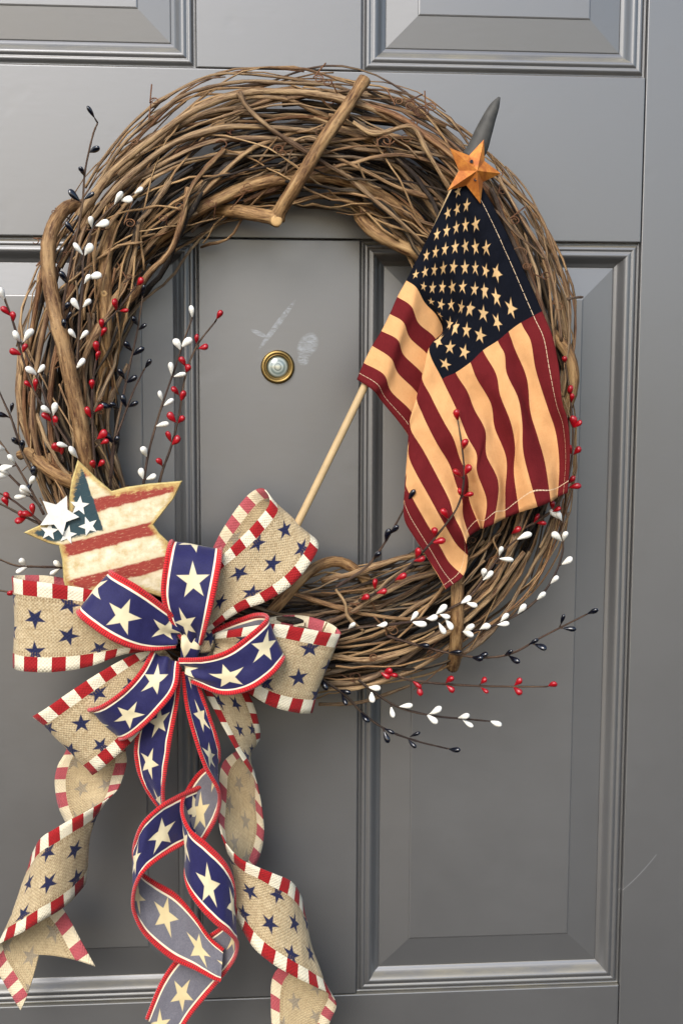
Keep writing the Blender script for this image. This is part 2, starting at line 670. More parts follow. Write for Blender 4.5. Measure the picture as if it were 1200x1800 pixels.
def board(name, x0, x1, z0, z1, parent, e=1.2):
    """flat board of the door skin with softly eased edges"""
    V, F = [], []
    prof = [(0.0, -DOOR_D), (0.0, -e * 1.3), (e * 0.5, -e * 0.4), (e * 1.6, 0.0)]
    for d, h in prof:
        for (a, b) in ((x0 + d, z0 + d), (x1 - d, z0 + d), (x1 - d, z1 - d), (x0 + d, z1 - d)):
            V.append(D(a, b, h))
    for r in range(len(prof) - 1):
        for k in range(4):
            k2 = (k + 1) % 4
            F.append((r * 4 + k, r * 4 + k2, r * 4 + 4 + k2, r * 4 + 4 + k))
    n = (len(prof) - 1) * 4
    F.append((n, n + 1, n + 2, n + 3))
    return mesh_obj(name, V, F, M['door'], parent, smooth=False)


# panel openings in door units
XL0, XL1, XR0, XR1 = -544.0, -46.0, 236.0, 733.0
ZT0, ZT1, ZB0, ZB1 = 476.0, 1250.0, -1185.0, 192.0
STL, STR = -1000.0, 1400.0
ZLO, ZHI = -1480.0, 1420.0
g = 0.8
board('stile', XR1 + g, STR, ZLO, ZHI, door)
board('stile', STL, XL0 - g, ZLO, ZHI, door)
board('rail', XL0 + g, XR1 - g, ZB1 + g, ZT0 - g, door)
board('rail', XL0 + g, XR1 - g, ZLO, ZB0 - g, door)
board('rail', XL0 + g, XR1 - g, ZT1 + g, ZHI, door)
board('mullion', XL1 + g, XR0 - g, ZB0 + g, ZB1 - g, door)
board('mullion', XL1 + g, XR0 - g, ZT0 + g, ZT1 - g, door)

MOULD = [(0, -60), (0.2, -9), (1.5, -11), (4.5, -11), (6.0, -6.5), (8.5, -4.2), (11.5, -3.8), (14.0, -5.0), (15.0, -6.0),
         (16.5, -5.2), (19.0, -3.6), (22.0, -3.2), (25.0, -4.4), (28.5, -8.0), (31.5, -13.0), (34.5, -17.0), (38.0, -19.0), (42.0, -19.6), (43.5, -24)]
FIELD = [(42.0, -24.0), (43.2, -20.6), (44.5, -20.0), (97.5, -14.6), (98.4, -13.4), (100.5, -12.8)]


def rings(name, x0, x1, z0, z1, prof, mat, parent, close, smooth):
    V, F = [], []
    for d, h in prof:
        for (a, b) in ((x0 + d, z0 + d), (x1 - d, z0 + d), (x1 - d, z1 - d), (x0 + d, z1 - d)):
            V.append(D(a, b, h))
    for k in range(4):
        for r in range(len(prof) - 1):
            k2 = (k + 1) % 4
            F.append((r * 4 + k, r * 4 + k2, r * 4 + 4 + k2, r * 4 + 4 + k))
    if close:
        n = (len(prof) - 1) * 4
        F.append((n, n + 1, n + 2, n + 3))
    return mesh_obj(name, V, F, mat, parent, smooth=smooth)


def smooth_sides(x0, x1, z0, z1, prof, name, mat, parent):
    """moulding: four mitred lengths, smooth along the profile, sharp at the mitres"""
    V, F = [], []
    corners = lambda d: ((x0 + d, z0 + d), (x1 - d, z0 + d), (x1 - d, z1 - d), (x0 + d, z1 - d))
    for k in range(4):
        base = len(V)
        for d, h in prof:
            c = corners(d)
            V.append(D(*c[k], h))
            V.append(D(*c[(k + 1) % 4], h))
        for r in range(len(prof) - 1):
            a = base + r * 2
            F.append((a, a + 1, a + 3, a + 2))
    return mesh_obj(name, V, F, mat, parent, smooth=True)


for (x0, x1, z0, z1) in ((XL0, XL1, ZB0, ZB1), (XR0, XR1, ZB0, ZB1), (XL0, XL1, ZT0, ZT1), (XR0, XR1, ZT0, ZT1)):
    pn = rings('panel', x0, x1, z0, z1, FIELD, M['door'], door, True, False)
    smooth_sides(x0, x1, z0, z1, MOULD, 'moulding', M['door'], pn)

# peephole
pc = P(488, 645, 0)


def lathe(name, c, prof, mat, parent, n=40, uvr=None):
    V, F, U = [], [], []
    for (r, h) in prof:
        for k in range(n):
            a = 2 * math.pi * k / n
            V.append(Vector((c.x + r * S * math.cos(a), c.y - h * S, c.z + r * S * math.sin(a))))
            U.append(((r / uvr) if uvr else 0.0, k / n))
    for i in range(len(prof) - 1):
        for k in range(n):
            k2 = (k + 1) % n
            F.append((i * n + k, i * n + k2, (i + 1) * n + k2, (i + 1) * n + k))
    return mesh_obj(name, V, F, mat, parent, U)


ph = lathe('peephole', pc, [(29, -1), (29.5, 2), (29, 4.5), (27, 6.5), (24.5, 6.8), (23.0, 6.0), (22.2, 4.0), (21.8, 5.4), (21.0, 6.0), (20.2, 5.4), (20, 1)],
           M['brass'], door)
ph['label'] = 'round brass peephole set in the door'
lathe('lens', pc, [(20.5, 1.5), (18, 4.2), (14, 6.6), (9, 8.2), (4, 8.9), (0.05, 9.0)], M['lens'], ph, uvr=20.5)

# ------------------------------------------------------------------ grapevine wreath
CX, CY = 515.0, 685.0
OUT = [(560, 130), (430, 140), (320, 172), (225, 250), (140, 350), (85, 455), (50, 570), (38, 680), (48, 775), (75, 860), (130, 985), (240, 1110), (380, 1195),
       (520, 1234), (640, 1224), (760, 1185), (850, 1130), (930, 1040), (980, 930), (1003, 800), (1006, 680), (996, 560), (958, 430), (885, 312),
       (790, 222), (690, 166)]
INN = [(560, 368), (460, 378), (380, 410), (300, 470), (240, 555), (208, 640), (198, 730), (210, 835), (262, 925), (335, 985), (450, 1022),
       (560, 1022), (650, 1000), (740, 968), (800, 900), (822, 800), (820, 680), (790, 560), (735, 470), (660, 395)]


def polar(pts):
    q = sorted((math.atan2(y - CY, x - CX) % (2 * math.pi), math.hypot(x - CX, y - CY)) for x, y in pts)
    return q


def interp(q, th):
    th %= 2 * math.pi
    n = len(q)
    for i in range(n):
        a0, r0 = q[i]
        a1, r1 = q[(i + 1) % n]
        if i == n - 1:
            a1 += 2 * math.pi
            if th < a0:
                th += 2 * math.pi
        if a0 <= th <= a1 or i == n - 1:
            t = (th - a0) / (a1 - a0)
            t = min(max(t, 0), 1)
            return r0 + (r1 - r0) * t
    return q[0][1]


QO, QI = polar(OUT), polar(INN)
TAB = 720
ro = [interp(QO, 2 * math.pi * i / TAB) for i in range(TAB)]
ri = [interp(QI, 2 * math.pi * i / TAB) for i in range(TAB)]


def smoothed(a, w):
    n = len(a)
    return [sum(a[(i + k) % n] for k in range(-w, w + 1)) / (2 * w + 1) for i in range(n)]


ro, ri = smoothed(ro, 10), smoothed(ri, 14)


def ring(th, a, h):
    i = int(th / (2 * math.pi) * TAB) % TAB
    r = ri[i] + (ro[i] - ri[i]) * a
    return P(CX + r * math.cos(th), CY + r * math.sin(th), h)


wreath = thing('grapevine_wreath', 'large round brown grapevine wreath of twisted vines hanging on the grey door', 'wreath', P(CX, CY, 0))
HC, HD = 84.0, 70.0


def ring_vine(rr, th0, span, rho, phi, tw, wob, sides=7, amax=1.0, knots=True):
    n = max(16, int(abs(span) / math.radians(3.0)))
    f1, f2, p1, p2 = random.uniform(2, 5), random.uniform(6, 11), random.uniform(0, 7), random.uniform(0, 7)
    nk = max(2, int(abs(span) / 0.26))
    kn = [random.random() for _ in range(nk)] if knots else []
    pts, rad = [], []
    kink = 0.0
    for i in range(n + 1):
        t = i / n
        th = th0 + span * t
        ph_ = phi + tw * span * t + 0.35 * math.sin(f1 * th + p1)
        rh = rho * (1 + 0.10 * math.sin(f2 * th + p2))
        kink = 0.8 * kink + random.uniform(-1, 1) * wob
        a = 0.5 + 0.5 * rh * math.cos(ph_) * amax + kink
        h = HC + HD * rh * math.sin(ph_) + kink * 60
        pts.append(ring(th, a, max(h, rr + 2)))
        r = rr * (1 - 0.45 * t) * (0.96 + 0.08 * random.random())
        for k in kn:
            if abs(t - k) < 0.6 / n:
                r *= 1.38
        rad.append(r * S)
    return pts, rad


# the many vines, each a part of its own
for i in range(172):
    z = random.random()
    rr = random.uniform(1.7, 3.0) if z < 0.5 else (random.uniform(3.0, 4.4) if z < 0.88 else random.uniform(4.6, 7.0))
    phi = random.uniform(-0.35, math.pi + 0.35)
    rho = random.uniform(0.55, 1.0) if random.random() < 0.7 else random.uniform(0.15, 0.6)
    span = math.radians(random.uniform(55, 190)) * random.choice((-1, 1))
    pts, rad = ring_vine(rr, random.uniform(0, 2 * math.pi), span, rho, phi, random.uniform(-1.3, 1.3), 0.013)
    tube('vine', pts, rad, M['shade_dark_vine' if (rho < 0.6 or random.random() < 0.27) else 'vine'], wreath)  # inner vines get the painted shade colour, plus a random share of dark ones
# thin pale vines wound over the front
for i in range(62):
    pts, rad = ring_vine(random.uniform(1.3, 2.3), random.uniform(0, 2 * math.pi), math.radians(random.uniform(25, 90)) * random.choice((-1, 1)),
                         random.uniform(0.94, 1.06), random.uniform(0.1, math.pi - 0.1), random.uniform(-2.2, 2.2), 0.016)
    tube('vine', pts, rad, M['pale_vine'], wreath)
# stray outer hoops that leave the bundle
for i in range(24):
    pts, rad = ring_vine(random.uniform(1.3, 2.4), random.uniform(0, 2 * math.pi), math.radians(random.uniform(40, 80)), 1.0,
                         random.uniform(-0.3, 0.6), random.uniform(-0.2, 0.2), 0.012, amax=1.07)
    tube('vine', pts, rad, M['vine'], wreath)

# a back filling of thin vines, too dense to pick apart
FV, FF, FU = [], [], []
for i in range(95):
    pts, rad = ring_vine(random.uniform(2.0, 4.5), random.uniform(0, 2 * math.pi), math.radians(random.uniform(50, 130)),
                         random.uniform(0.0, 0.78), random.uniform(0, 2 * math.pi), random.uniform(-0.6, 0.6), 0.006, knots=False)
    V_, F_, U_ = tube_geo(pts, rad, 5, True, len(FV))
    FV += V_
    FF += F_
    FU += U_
core = mesh_obj('vine_core', FV, FF, M['shade_dark_vine'], wreath, FU)  # core coloured dark so the gaps look deeply shaded
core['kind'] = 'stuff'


def traced(name, pl, r0, r1, mat, parent, sides=9, n=7, rough=0.05, knots=()):
    c = pxcurve(pl, n)
    m = len(c)
    rad = []
    for i in range(m):
        t = i / (m - 1)
        r = r0 + (r1 - r0) * t
        for k, amt in knots:
            r *= 1 + amt * math.exp(-((t - k) * m / 2.2) ** 2)
        rad.append(r * S * (1 + random.uniform(-rough, rough)))
    return tube(name, c, rad, mat, parent, sides)


# heavy branches picked out one by one
br = traced('branch', [(641, 139, 150), (608, 190, 168), (566, 250, 178), (525, 318, 176), (497, 362, 160), (486, 384, 150)], 9.4, 11.5, M['branch'], wreath,
            12, 8, 0.03, ((0.02, .15), (0.33, .12), (0.62, .1), (0.97, .2)))
br['label'] = 'thick bare branch slanting across the top of the wreath'
traced('branch', [(490, 384, 152), (455, 378, 138), (415, 371, 120), (380, 372, 90), (352, 390, 60)], 12, 9.5, M['branch'], wreath, 12, 7, 0.03, ((0.02, .25), (.4, .08)))
cut = lathe('cut_end', P(486, 388, 163), [(9, -6), (9.4, -1), (8.6, 1.0), (5, 1.6), (0.05, 1.8)], M['cut_wood'], wreath, 14)
br2 = traced('branch', [(160, 366, 40), (124, 362, 84), (99, 388, 124), (86, 428, 142), (86, 480, 152), (97, 545, 166), (113, 610, 174), (128, 680, 174), (141, 740, 168), (152, 810, 156), (160, 880, 132)],
             11.0, 13.6, M['branch'], wreath, 12, 8, 0.03, ((.3, .06), (.55, .08), (.8, .05)))
br2['label'] = 'thickest branch running down the left side of the wreath'
traced('branch', [(200, 390, 110), (188, 440, 132), (184, 500, 140), (186, 560, 138), (186, 620, 120), (180, 690, 96), (170, 760, 80)], 10.5, 11, M['branch'], wreath, 11, 7, 0.03, ((.33, .14), (.7, .05)))
lathe('cut_end', P(183, 516, 151), [(6.0, -4), (5.5, -0.5), (4.5, 1.0), (2, 0.4), (0.05, 0.2)], M['cut_wood'], wreath, 12)
traced('branch', [(205, 530, 70), (250, 450, 100), (310, 394, 118), (380, 352, 128), (455, 322, 132), (535, 310, 130), (610, 318, 126), (680, 352, 118), (750, 405, 106), (800, 470, 90)],
       10.5, 10, M['branch'], wreath, 11, 7, 0.04, ((.25, .08), (.5, .06), (.75, .08)))
traced('branch', [(628, 362, 90), (636, 385, 100), (662, 410, 108), (700, 430, 112), (742, 452, 110), (790, 500, 95)], 11.5, 11.5, M['branch'], wreath, 11, 7, 0.03, ((.4, .1),))
traced('branch', [(940, 560, 100), (975, 592, 110), (1000, 626, 112), (1007, 665, 108), (999, 705, 96), (975, 760, 80)], 10, 10, M['branch'], wreath, 10, 7, 0.03)
traced('branch', [(806, 930, 128), (804, 1000, 150), (803, 1060, 158), (802, 1110, 146), (799, 1152, 116), (795, 1172, 84)], 11, 11.5, M['branch'], wreath, 11, 7, 0.03, ((.5, .06),))
traced('branch', [(455, 1100, 120), (500, 1050, 128), (540, 1008, 118), (572, 990, 104), (602, 989, 96), (634, 1010, 96), (660, 1040, 88)], 10, 9, M['branch'], wreath, 10, 7, 0.03)
traced('branch', [(36, 800, 92), (52, 796, 110), (70, 812, 128), (95, 830, 140), (128, 846, 140), (165, 856, 128)], 8, 15, M['branch'], wreath, 10, 7, 0.06, ((.4, .1),))

# single vines that can be followed in the photograph
VT = [
    ([(150, 330, 96), (185, 275, 110), (235, 215, 104), (290, 172, 96), (370, 133, 92), (440, 131, 94), (520, 140, 98), (600, 152, 96)], 2.6, 2.2),
    ([(160, 345, 110), (210, 262, 122), (262, 212, 120), (330, 165, 118), (420, 144, 122), (500, 146, 122), (580, 150, 120), (650, 172, 112)], 3.0, 2.6),
    ([(140, 380, 140), (200, 300, 150), (280, 235, 152), (350, 190, 150), (430, 164, 152), (510, 162, 150), (590, 172, 148), (680, 205, 140), (770, 268, 120)], 6.0, 4.5),
    ([(155, 395, 150), (215, 322, 158), (300, 255, 160), (390, 225, 158), (470, 224, 154), (560, 232, 148)], 5.0, 4.0),
    ([(215, 330, 140), (290, 285, 150), (370, 250, 154), (455, 243, 150), (540, 248, 146)], 4.0, 3.5),
    ([(420, 163, 160), (436, 190, 165), (470, 222, 168), (520, 256, 168), (575, 290, 160), (625, 320, 146), (680, 372, 130)], 4.2, 3.2),
    ([(330, 330, 150), (322, 380, 158), (305, 430, 152), (288, 455, 148), (262, 480, 140), (235, 520, 126), (205, 550, 112)], 4.5, 5.0),
    ([(395, 262, 150), (350, 310, 160), (330, 345, 162), (310, 410, 156)], 3.2, 2.6),
    ([(300, 318, 152), (262, 372, 158), (244, 392, 158), (238, 440, 150), (222, 500, 136)], 3.4, 3.0),
    ([(620, 215, 158), (660, 235, 164), (722, 222, 166), (748, 262, 164), (770, 300, 158), (790, 332, 150)], 3.8, 3.2),
    ([(560, 262, 150), (640, 300, 154), (700, 330, 152), (768, 352, 140)], 3.2, 3.0),
    ([(585, 290, 142), (650, 345, 148), (712, 398, 146), (745, 430, 136)], 3.0, 2.6),
    ([(640, 185, 140), (700, 205, 150), (760, 248, 156), (810, 288, 150), (868, 350, 140), (905, 420, 136), (932, 480, 130), (958, 560, 120)], 5.5, 4.0),
    ([(860, 296, 120), (905, 335, 126), (945, 375, 122), (972, 440, 118), (998, 525, 112), (1000, 580, 108), (996, 650, 100)], 3.4, 2.6),
    ([(875, 312, 140), (920, 390, 140), (958, 455, 134), (976, 520, 130), (986, 600, 120)], 3.0, 2.6),
    ([(862, 330, 150), (890, 400, 150), (915, 455, 148), (945, 525, 142), (970, 590, 130)], 3.6, 3.0),
    ([(872, 370, 160), (905, 410, 164), (938, 436, 160), (955, 455, 150)], 2.0, 1.6),
    ([(995, 526, 116), (1012, 523, 118), (1024, 522, 116)], 2.2, 1.4),
    ([(560, 1100, 140), (610, 1080, 150), (660, 1050, 154), (720, 1020, 150), (780, 1000, 140), (850, 950, 130)], 3.6, 5.0),
    ([(565, 1020, 104), (620, 1008, 120), (690, 985, 126), (760, 965, 120), (830, 925, 110)], 4.5, 4.5),
    ([(566, 1150, 140), (640, 1160, 150), (710, 1145, 150), (790, 1110, 146), (860, 1050, 140), (920, 970, 130)], 5.0, 4.0),
    ([(570, 1212, 110), (640, 1206, 122), (730, 1175, 126), (800, 1128, 120), (870, 1062, 112), (930, 970, 104)], 4.0, 3.4),
    ([(590, 1036, 150), (606, 1060, 158), (612, 1085, 156), (640, 1110, 150)], 2.6, 2.2),
    ([(560, 1238, 60), (610, 1237, 70), (650, 1230, 76), (720, 1205, 80)], 3.2, 2.6),
    ([(100, 470, 130), (82, 560, 140), (66, 640, 142), (58, 720, 138), (66, 790, 130), (90, 850, 120)], 4.6, 4.0),
    ([(75, 475, 110), (58, 570, 112), (46, 650, 110), (44, 730, 108), (58, 800, 100)], 3.8, 3.2),
    ([(128, 500, 146), (106, 590, 150), (92, 660, 150), (88, 740, 146), (100, 820, 136), (125, 900, 120)], 4.4, 4.0),
    ([(170, 560, 130), (150, 650, 140), (158, 720, 138), (176, 790, 126), (205, 860, 110)], 4.2, 3.6),
    ([(225, 640, 90), (196, 700, 106), (190, 760, 108), (210, 830, 100), (225, 880, 90)], 3.4, 3.0),
]
for pl, a, b in VT:
    traced('vine', pl, a, b, M['vine'], wreath, 8, 7, 0.07,
           tuple((random.random(), random.uniform(.15, .35)) for _ in range(3)))


def tendril(px, py, h, r, turns, ang, thick=1.25, grow=0.35, lead=30):
    pts = []
    n = int(18 * turns)
    lx, ly = px - lead * math.cos(ang), py - lead * math.sin(ang)
    pts.append((lx, ly, h - 12))
    for i in range(n):
        t = i / n
        a = ang + math.pi / 2 + 2 * math.pi * turns * t
        q = r * (1 - (1 - grow) * t)
        pts.append((px + q * math.cos(a), py + q * math.sin(a) * 0.8, h + 10 * t + 4 * math.sin(a)))
    c = [P(*p) for p in catmull([Vector(p) for p in pts], 3)]
    m = len(c)
    tube('tendril', c, [S * thick * (1 - 0.5 * i / m) for i in range(m)], M['tendril'], wreath, 5)


for a in [(742, 196, 158, 13, 2.3, 0.4), (757, 188, 150, 10, 1.8, 1.2), (720, 186, 156, 11, 1.6, 2.4), (700, 178, 152, 9, 1.5, 0.8), (676, 250, 164, 14, 1.1, 1.0),
          (560, 138, 150, 9, 1.6, 2.0), (575, 145, 150, 8, 1.2, 4.0), (490, 262, 160, 10, 1.6, 0.3), (497, 270, 158, 7, 1.2, 2.0), (272, 178, 120, 8, 1.4, 1.4),
          (236, 250, 140, 7, 1.1, 3.3), (268, 208, 130, 6, 0.9, 1.5), (915, 446, 160, 20, 0.9, 0.2), (904, 388, 156, 9, 1.4, 2.2), (960, 484, 146, 9, 1.2, 0.2),
          (925, 468, 154, 8, 1.7, 4.2), (96, 372, 116, 7, 1.1, 3.6), (62, 425, 120, 8, 0.8, 3.0), (74, 470, 110, 10, 0.9, 2.0), (110, 640, 164, 12, 1.0, 1.6),
          (872, 985, 150, 9, 1.6, 2.2), (830, 950, 146, 8, 1.3, 0.7), (640, 1050, 158, 10, 1.5, 4.0), (690, 1110, 156, 13, 1.1, 1.0), (760, 1150, 140, 10, 1.3, 2.0),
          (625, 1190, 130, 11, 1.4, 0.2), (980, 540, 130, 12, 1.0, 1.5), (560, 232, 160, 10, 1.0, 3.0), (850, 300, 140, 7, 1.2, 5.0), (390, 255, 160, 12, 0.8, 2.2),
          (60, 690, 128, 9, 1.1, 3.0), (150, 900, 130, 9, 1.4, 2.5), (120, 880, 136, 8, 1.5, 1.0), (640, 370, 120, 6, 1.1, 1.0)]:
    tendril(*a)
for i in range(46):
    th = random.uniform(0, 2 * math.pi)
    a0 = random.uniform(0.1, 1.02)
    q_ = int(th / (2 * math.pi) * TAB) % TAB
    r_ = ri[q_] + (ro[q_] - ri[q_]) * a0
    h_ = HC + HD * math.sqrt(max(0.0, 1 - (2 * a0 - 1) ** 2)) + 6
    tendril(CX + r_ * math.cos(th), CY + r_ * math.sin(th), h_, random.uniform(5, 13), random.uniform(0.5, 1.7), random.uniform(0, 6.28), random.uniform(0.8, 1.3), lead=random.uniform(15, 45))

# short broken twigs that stand off the bundle
for i in range(26):
    th = random.uniform(0, 2 * math.pi)
    a0 = random.uniform(0.2, 0.95)
    h0 = HC + HD * math.sin(math.acos(max(-1, min(1, 2 * a0 - 1)))) * 0.95
    dth = random.choice((-1, 1)) * random.uniform(0.06, 0.16)
    p = [ring(th, a0, h0), ring(th + dth * 0.5, a0 + random.uniform(-.05, .1), h0 + random.uniform(4, 12)), ring(th + dth, a0 + random.uniform(-.12, .2), h0 + random.uniform(2, 22))]
    c = catmull(p, 5)
    tube('twig', c, [S * (2.2 - 0.9 * k / len(c)) for k in range(len(c))], M['vine'], wreath, 6)

# ------------------------------------------------------------------ flag on a stick
flag = thing('flag', 'small tea-stained stars and stripes cloth flag draped over the right of the wreath', 'flag', P(520, 920, 175))
stick_c = [P(*p) for p in ((476, 1010, 168), (527, 912, 172), (584, 796, 174), (640, 680, 175), (714, 520, 170), (790, 350, 166), (832, 258, 164))]
tube('stick', catmull(stick_c, 4), [6.4 * S] * 25, M['stick'], flag, 12)
fin = catmull([P(*p) for p in ((824, 280, 165), (838, 262, 166), (848, 236, 166), (859, 208, 165), (869, 186, 164), (877, 171, 163))], 5)
fr = [15, 16.5, 14.5, 11.2, 7.8, 2.0]
frr = [v.x for v in catmull([Vector((q, 0, 0)) for q in fr], 5)]
tube('finial', fin, [q * S for q in frr], M['finial'], flag, 14)

TC = 0.43
cols = [0.0, 0.08, 0.16, 0.26, 0.295, 0.33, TC] + [TC + (1 - TC) * k / 6 for k in range(1, 7)]
# row 0 .. 13: boundaries between stripes, traced; pre = hoist to end of canton, post = on to the fly end
PRE = {
    0: [(815, 290), (835, 312), (856, 344), (886, 402), (898, 428), (910, 453), (952, 547)],
    7: [(714, 493, 180), (731, 505, 192), (746, 532, 180), (768, 556, 170), (777, 585, 160), (754, 615, 192), (776.7, 667, 194)],
    8: [(698, 522, 180), (722, 538, 194), (735, 568, 180), (763, 593, 168), (772, 622, 158), (742, 660, 192), (757, 697, 194)],
    9: [(685, 552, 180), (708, 566, 194), (720, 594, 180), (753, 626, 168), (762, 660, 158), (733, 695, 192), (742, 728, 194)],
    10: [(670, 582, 180), (698, 597, 194), (709, 624, 180), (744, 660, 168), (755, 700, 158), (724, 730, 192), (722, 756, 194)],
    11: [(654, 608, 180), (686, 629, 194), (699, 656, 180), (734, 693, 168), (746, 735, 158), (720, 770, 192), (718, 800, 194)],
    12: [(639, 638, 180), (674, 658, 194), (687, 688, 180), (725, 728, 168), (737, 780, 158), (717, 820, 190), (713, 852, 192)],
    13: [(627, 667, 178), (655, 686, 190), (671, 706, 178), (718, 767, 166), (728, 815, 158), (713, 860, 188), (709, 895, 190)],
}
POST = {
    0: [(952, 547), (970, 591), (981, 643), (987, 705), (997, 740), (1001, 797), (997, 866)],
    1: [(915, 567), (932, 600), (941, 650), (961, 714), (976, 760), (982, 815), (979, 874)],
    2: [(893, 583), (904, 613), (925, 665), (931, 723), (944, 768), (957, 815), (967, 882)],
    3: [(874, 599), (886, 623), (890, 657), (910, 701), (917, 745), (920, 800), (944, 891)],
    4: [(848, 616), (871, 657), (879, 696), (897, 742), (905, 785), (903, 833), (912, 901)],
    5: [(826, 637), (837, 665), (862, 709), (869, 752), (889, 806), (887, 862), (887, 911)],
    6: [(800, 655), (820, 687), (833, 720), (852, 757), (854, 800), (875, 850), (867, 921)],
    7: [(776.7, 667), (801, 718), (821, 768), (837, 798), (838, 830), (855, 880), (849, 929)],
    8: [(757, 697), (780, 742), (797, 772), (808, 806), (822, 840), (824, 878), (844, 930)],
    9: [(742, 728), (766, 777), (789, 816), (801, 852), (811, 878), (813, 908), (824, 943)],
    10: [(722, 756), (743, 791), (766, 834), (788, 877), (797, 906), (810, 932), (819, 955)],
    11: [(718, 800), (730, 830), (750, 866), (770, 902), (788, 934), (803, 958), (822, 976)],
    12: [(713, 852), (727, 880), (745, 912), (762, 941), (776, 966), (790, 990), (814, 1012)],
    13: [(709, 895), (712, 918), (726, 942), (744, 970), (758, 993), (770, 1012), (783, 1036)],
}
grid = []
for k in range(14):
    row = []
    for j in range(7):
        if k in PRE and len(PRE[k][0]) == 3:
            row.append(Vector(PRE[k][j]))
        else:
            hx, hy = 815 - 14.43 * k, 290 + 29.0 * k
            ex, ey = POST[k][0]
            f = cols[j] / TC
            x0_, y0_ = hx + (ex - hx) * f, hy + (ey - hy) * f
            if k == 0:
                x0_, y0_ = PRE[0][j]
            else:                                   # bend towards the traced neighbours
                b7 = Vector(PRE[7][j][:2])
                l7 = Vector((714 + (776.7 - 714) * f, 493 + (667 - 493) * f))
                w = (k / 7.0) ** 3 * 0.75
                x0_ += (b7.x - l7.x) * w
                y0_ += (b7.y - l7.y) * w
                b0 = Vector(PRE[0][j][:2])
                l0 = Vector((815 + (952 - 815) * f, 290 + (547 - 290) * f))
                w0 = (1 - k / 7.0) ** 1.3
                x0_ += (b0.x - l0.x) * w0
                y0_ += (b0.y - l0.y) * w0
            hh = 192 + 13 * math.sin(k * 2.1 + 0.4) * math.sin(math.pi * min(1, f * 1.1)) * (0.5 + 0.5 * (k < 7))
            w7 = max(0.0, (k - 4) / 3.0)
            hh = hh * (1 - w7) + PRE[7][j][2] * w7
            row.append(Vector((x0_, y0_, hh)))
    for j in range(1, 7):
        x_, y_ = POST[k][j]
        hh = 196 + 15.0 * math.sin(k * 1.75 + j * 0.45 + 0.6) * min(1, j / 3)
        if k == 8 and j >= 5:
            hh -= 14
        row.append(Vector((x_, y_, hh)))
    grid.append(row)
NU, NV = 9, 7
rows_f = [catmull(r, NU) for r in grid]
ncol = len(rows_f[0])
colsets = [catmull([rows_f[k][c] for k in range(14)], NV) for c in range(ncol)]
tcol = []
for j in range(len(cols) - 1):
    for q in range(NU):
        tcol.append(cols[j] + (cols[j + 1] - cols[j]) * q / NU)
tcol.append(1.0)
nrow = len(colsets[0])
V, U, F = [], [], []
for r in range(nrow):
    for c in range(ncol):
        q_ = colsets[c][r].copy()
        q_.z += mnoise.noise(Vector((q_.x / 30.0, q_.y / 42.0, 3.0))) * 3.2 + mnoise.noise(Vector((q_.x / 11.0, q_.y / 15.0, 9.0))) * 0.9
        V.append(P(*q_))
        U.append((tcol[c], r / (nrow - 1)))
for r in range(nrow - 1):
    for c in range(ncol - 1):
        a = r * ncol + c
        F.append((a, a + ncol, a + ncol + 1, a + 1))
cloth = mesh_obj('cloth', V, F, M['flag'], flag, U)
sm_ = cloth.modifiers.new('thickness', 'SOLIDIFY')
sm_.thickness = 0.0005
sm_.offset = 0

# ------------------------------------------------------------------ rusty tin star
rusty = thing('rusty_star', 'small rusty orange tin star at the top of the flag', 'star', P(838, 299, 198))
tips = [(850, 245), (880, 305), (844, 358), (786, 335), (790, 260)]
vals = [(851, 283), (848, 320), (819, 326), (806, 300), (824, 273)]
V = [P(838, 300, 224)]
for t_, v_ in zip(tips, vals):
    V.append(P(*t_, 206))
    V.append(P(*v_, 207))
for t_, v_ in zip(tips, vals):
    V.append(P(*t_, 203))
    V.append(P(*v_, 203))
F = []
for k in range(10):
    k2 = (k + 1) % 10
    F.append((0, 1 + k2, 1 + k))
    F.append((1 + k, 1 + k2, 11 + k2, 11 + k))
F.append(tuple(range(11, 21)))
mesh_obj('tin_plate', V, F, M['rust'], rusty, smooth=False)
for (qx, qy) in ((828, 284), (835, 316)):
    lathe('nail_hole', P(qx, qy, 217 if qy < 300 else 216), [(2.6, 0.0), (2.8, 1.5), (1.8, 2.2), (1.2, 1.2), (0.05, 1.0)], M['knot'], rusty, 10)

# ------------------------------------------------------------------ painted wooden star
wstar = thing('wooden_star', 'chunky painted wooden star with worn stripes and white stars at the left of the bow', 'star', P(180, 960, 172))
OUTL = [(137, 808), (150, 820), (173, 843), (197, 863), (222, 856), (262, 850), (321, 845), (306, 876), (287, 900), (270, 922), (281, 938), (296, 952), (312, 1000), (322, 1062),
        (270, 1046), (212, 1026), (168, 1040), (124, 1066), (112, 1020), (110, 985), (104, 959), (86, 955), (66, 947), (42, 936), (66, 925), (92, 913), (121, 900), (122, 875), (126, 845)]


def hstar(x, y):
    return 196 + (x - 180) * 0.03 - (y - 940) * 0.05


cxs, cys = 188, 945
V, U, F, FM = [], [], [], []
layers = [(1.0, -24), (1.0, -4), (0.985, -1.0), (0.97, 0.0), (0.84, 0.3), (0.5, 0.6)]
wear = [1, 1, 1, 1.0, 0.46, 0.0]
n = len(OUTL)
for sc, dh in layers:
    for (x, y) in OUTL:
        qx, qy = cxs + (x - cxs) * sc, cys + (y - cys) * sc
        V.append(P(qx, qy, hstar(qx, qy) + dh))
        U.append((qx / 1000.0, qy / 1000.0))
V.append(P(cxs, cys, hstar(cxs, cys) + 0.8))
U.append((cxs / 1000, cys / 1000))
V.append(P(cxs, cys, hstar(cxs, cys) - 24))
U.append((cxs / 1000, cys / 1000))
for L in range(len(layers) - 1):
    for k in range(n):
        k2 = (k + 1) % n
        F.append((L * n + k, L * n + k2, (L + 1) * n + k2, (L + 1) * n + k))
        FM.append(1 if L < 3 else 0)
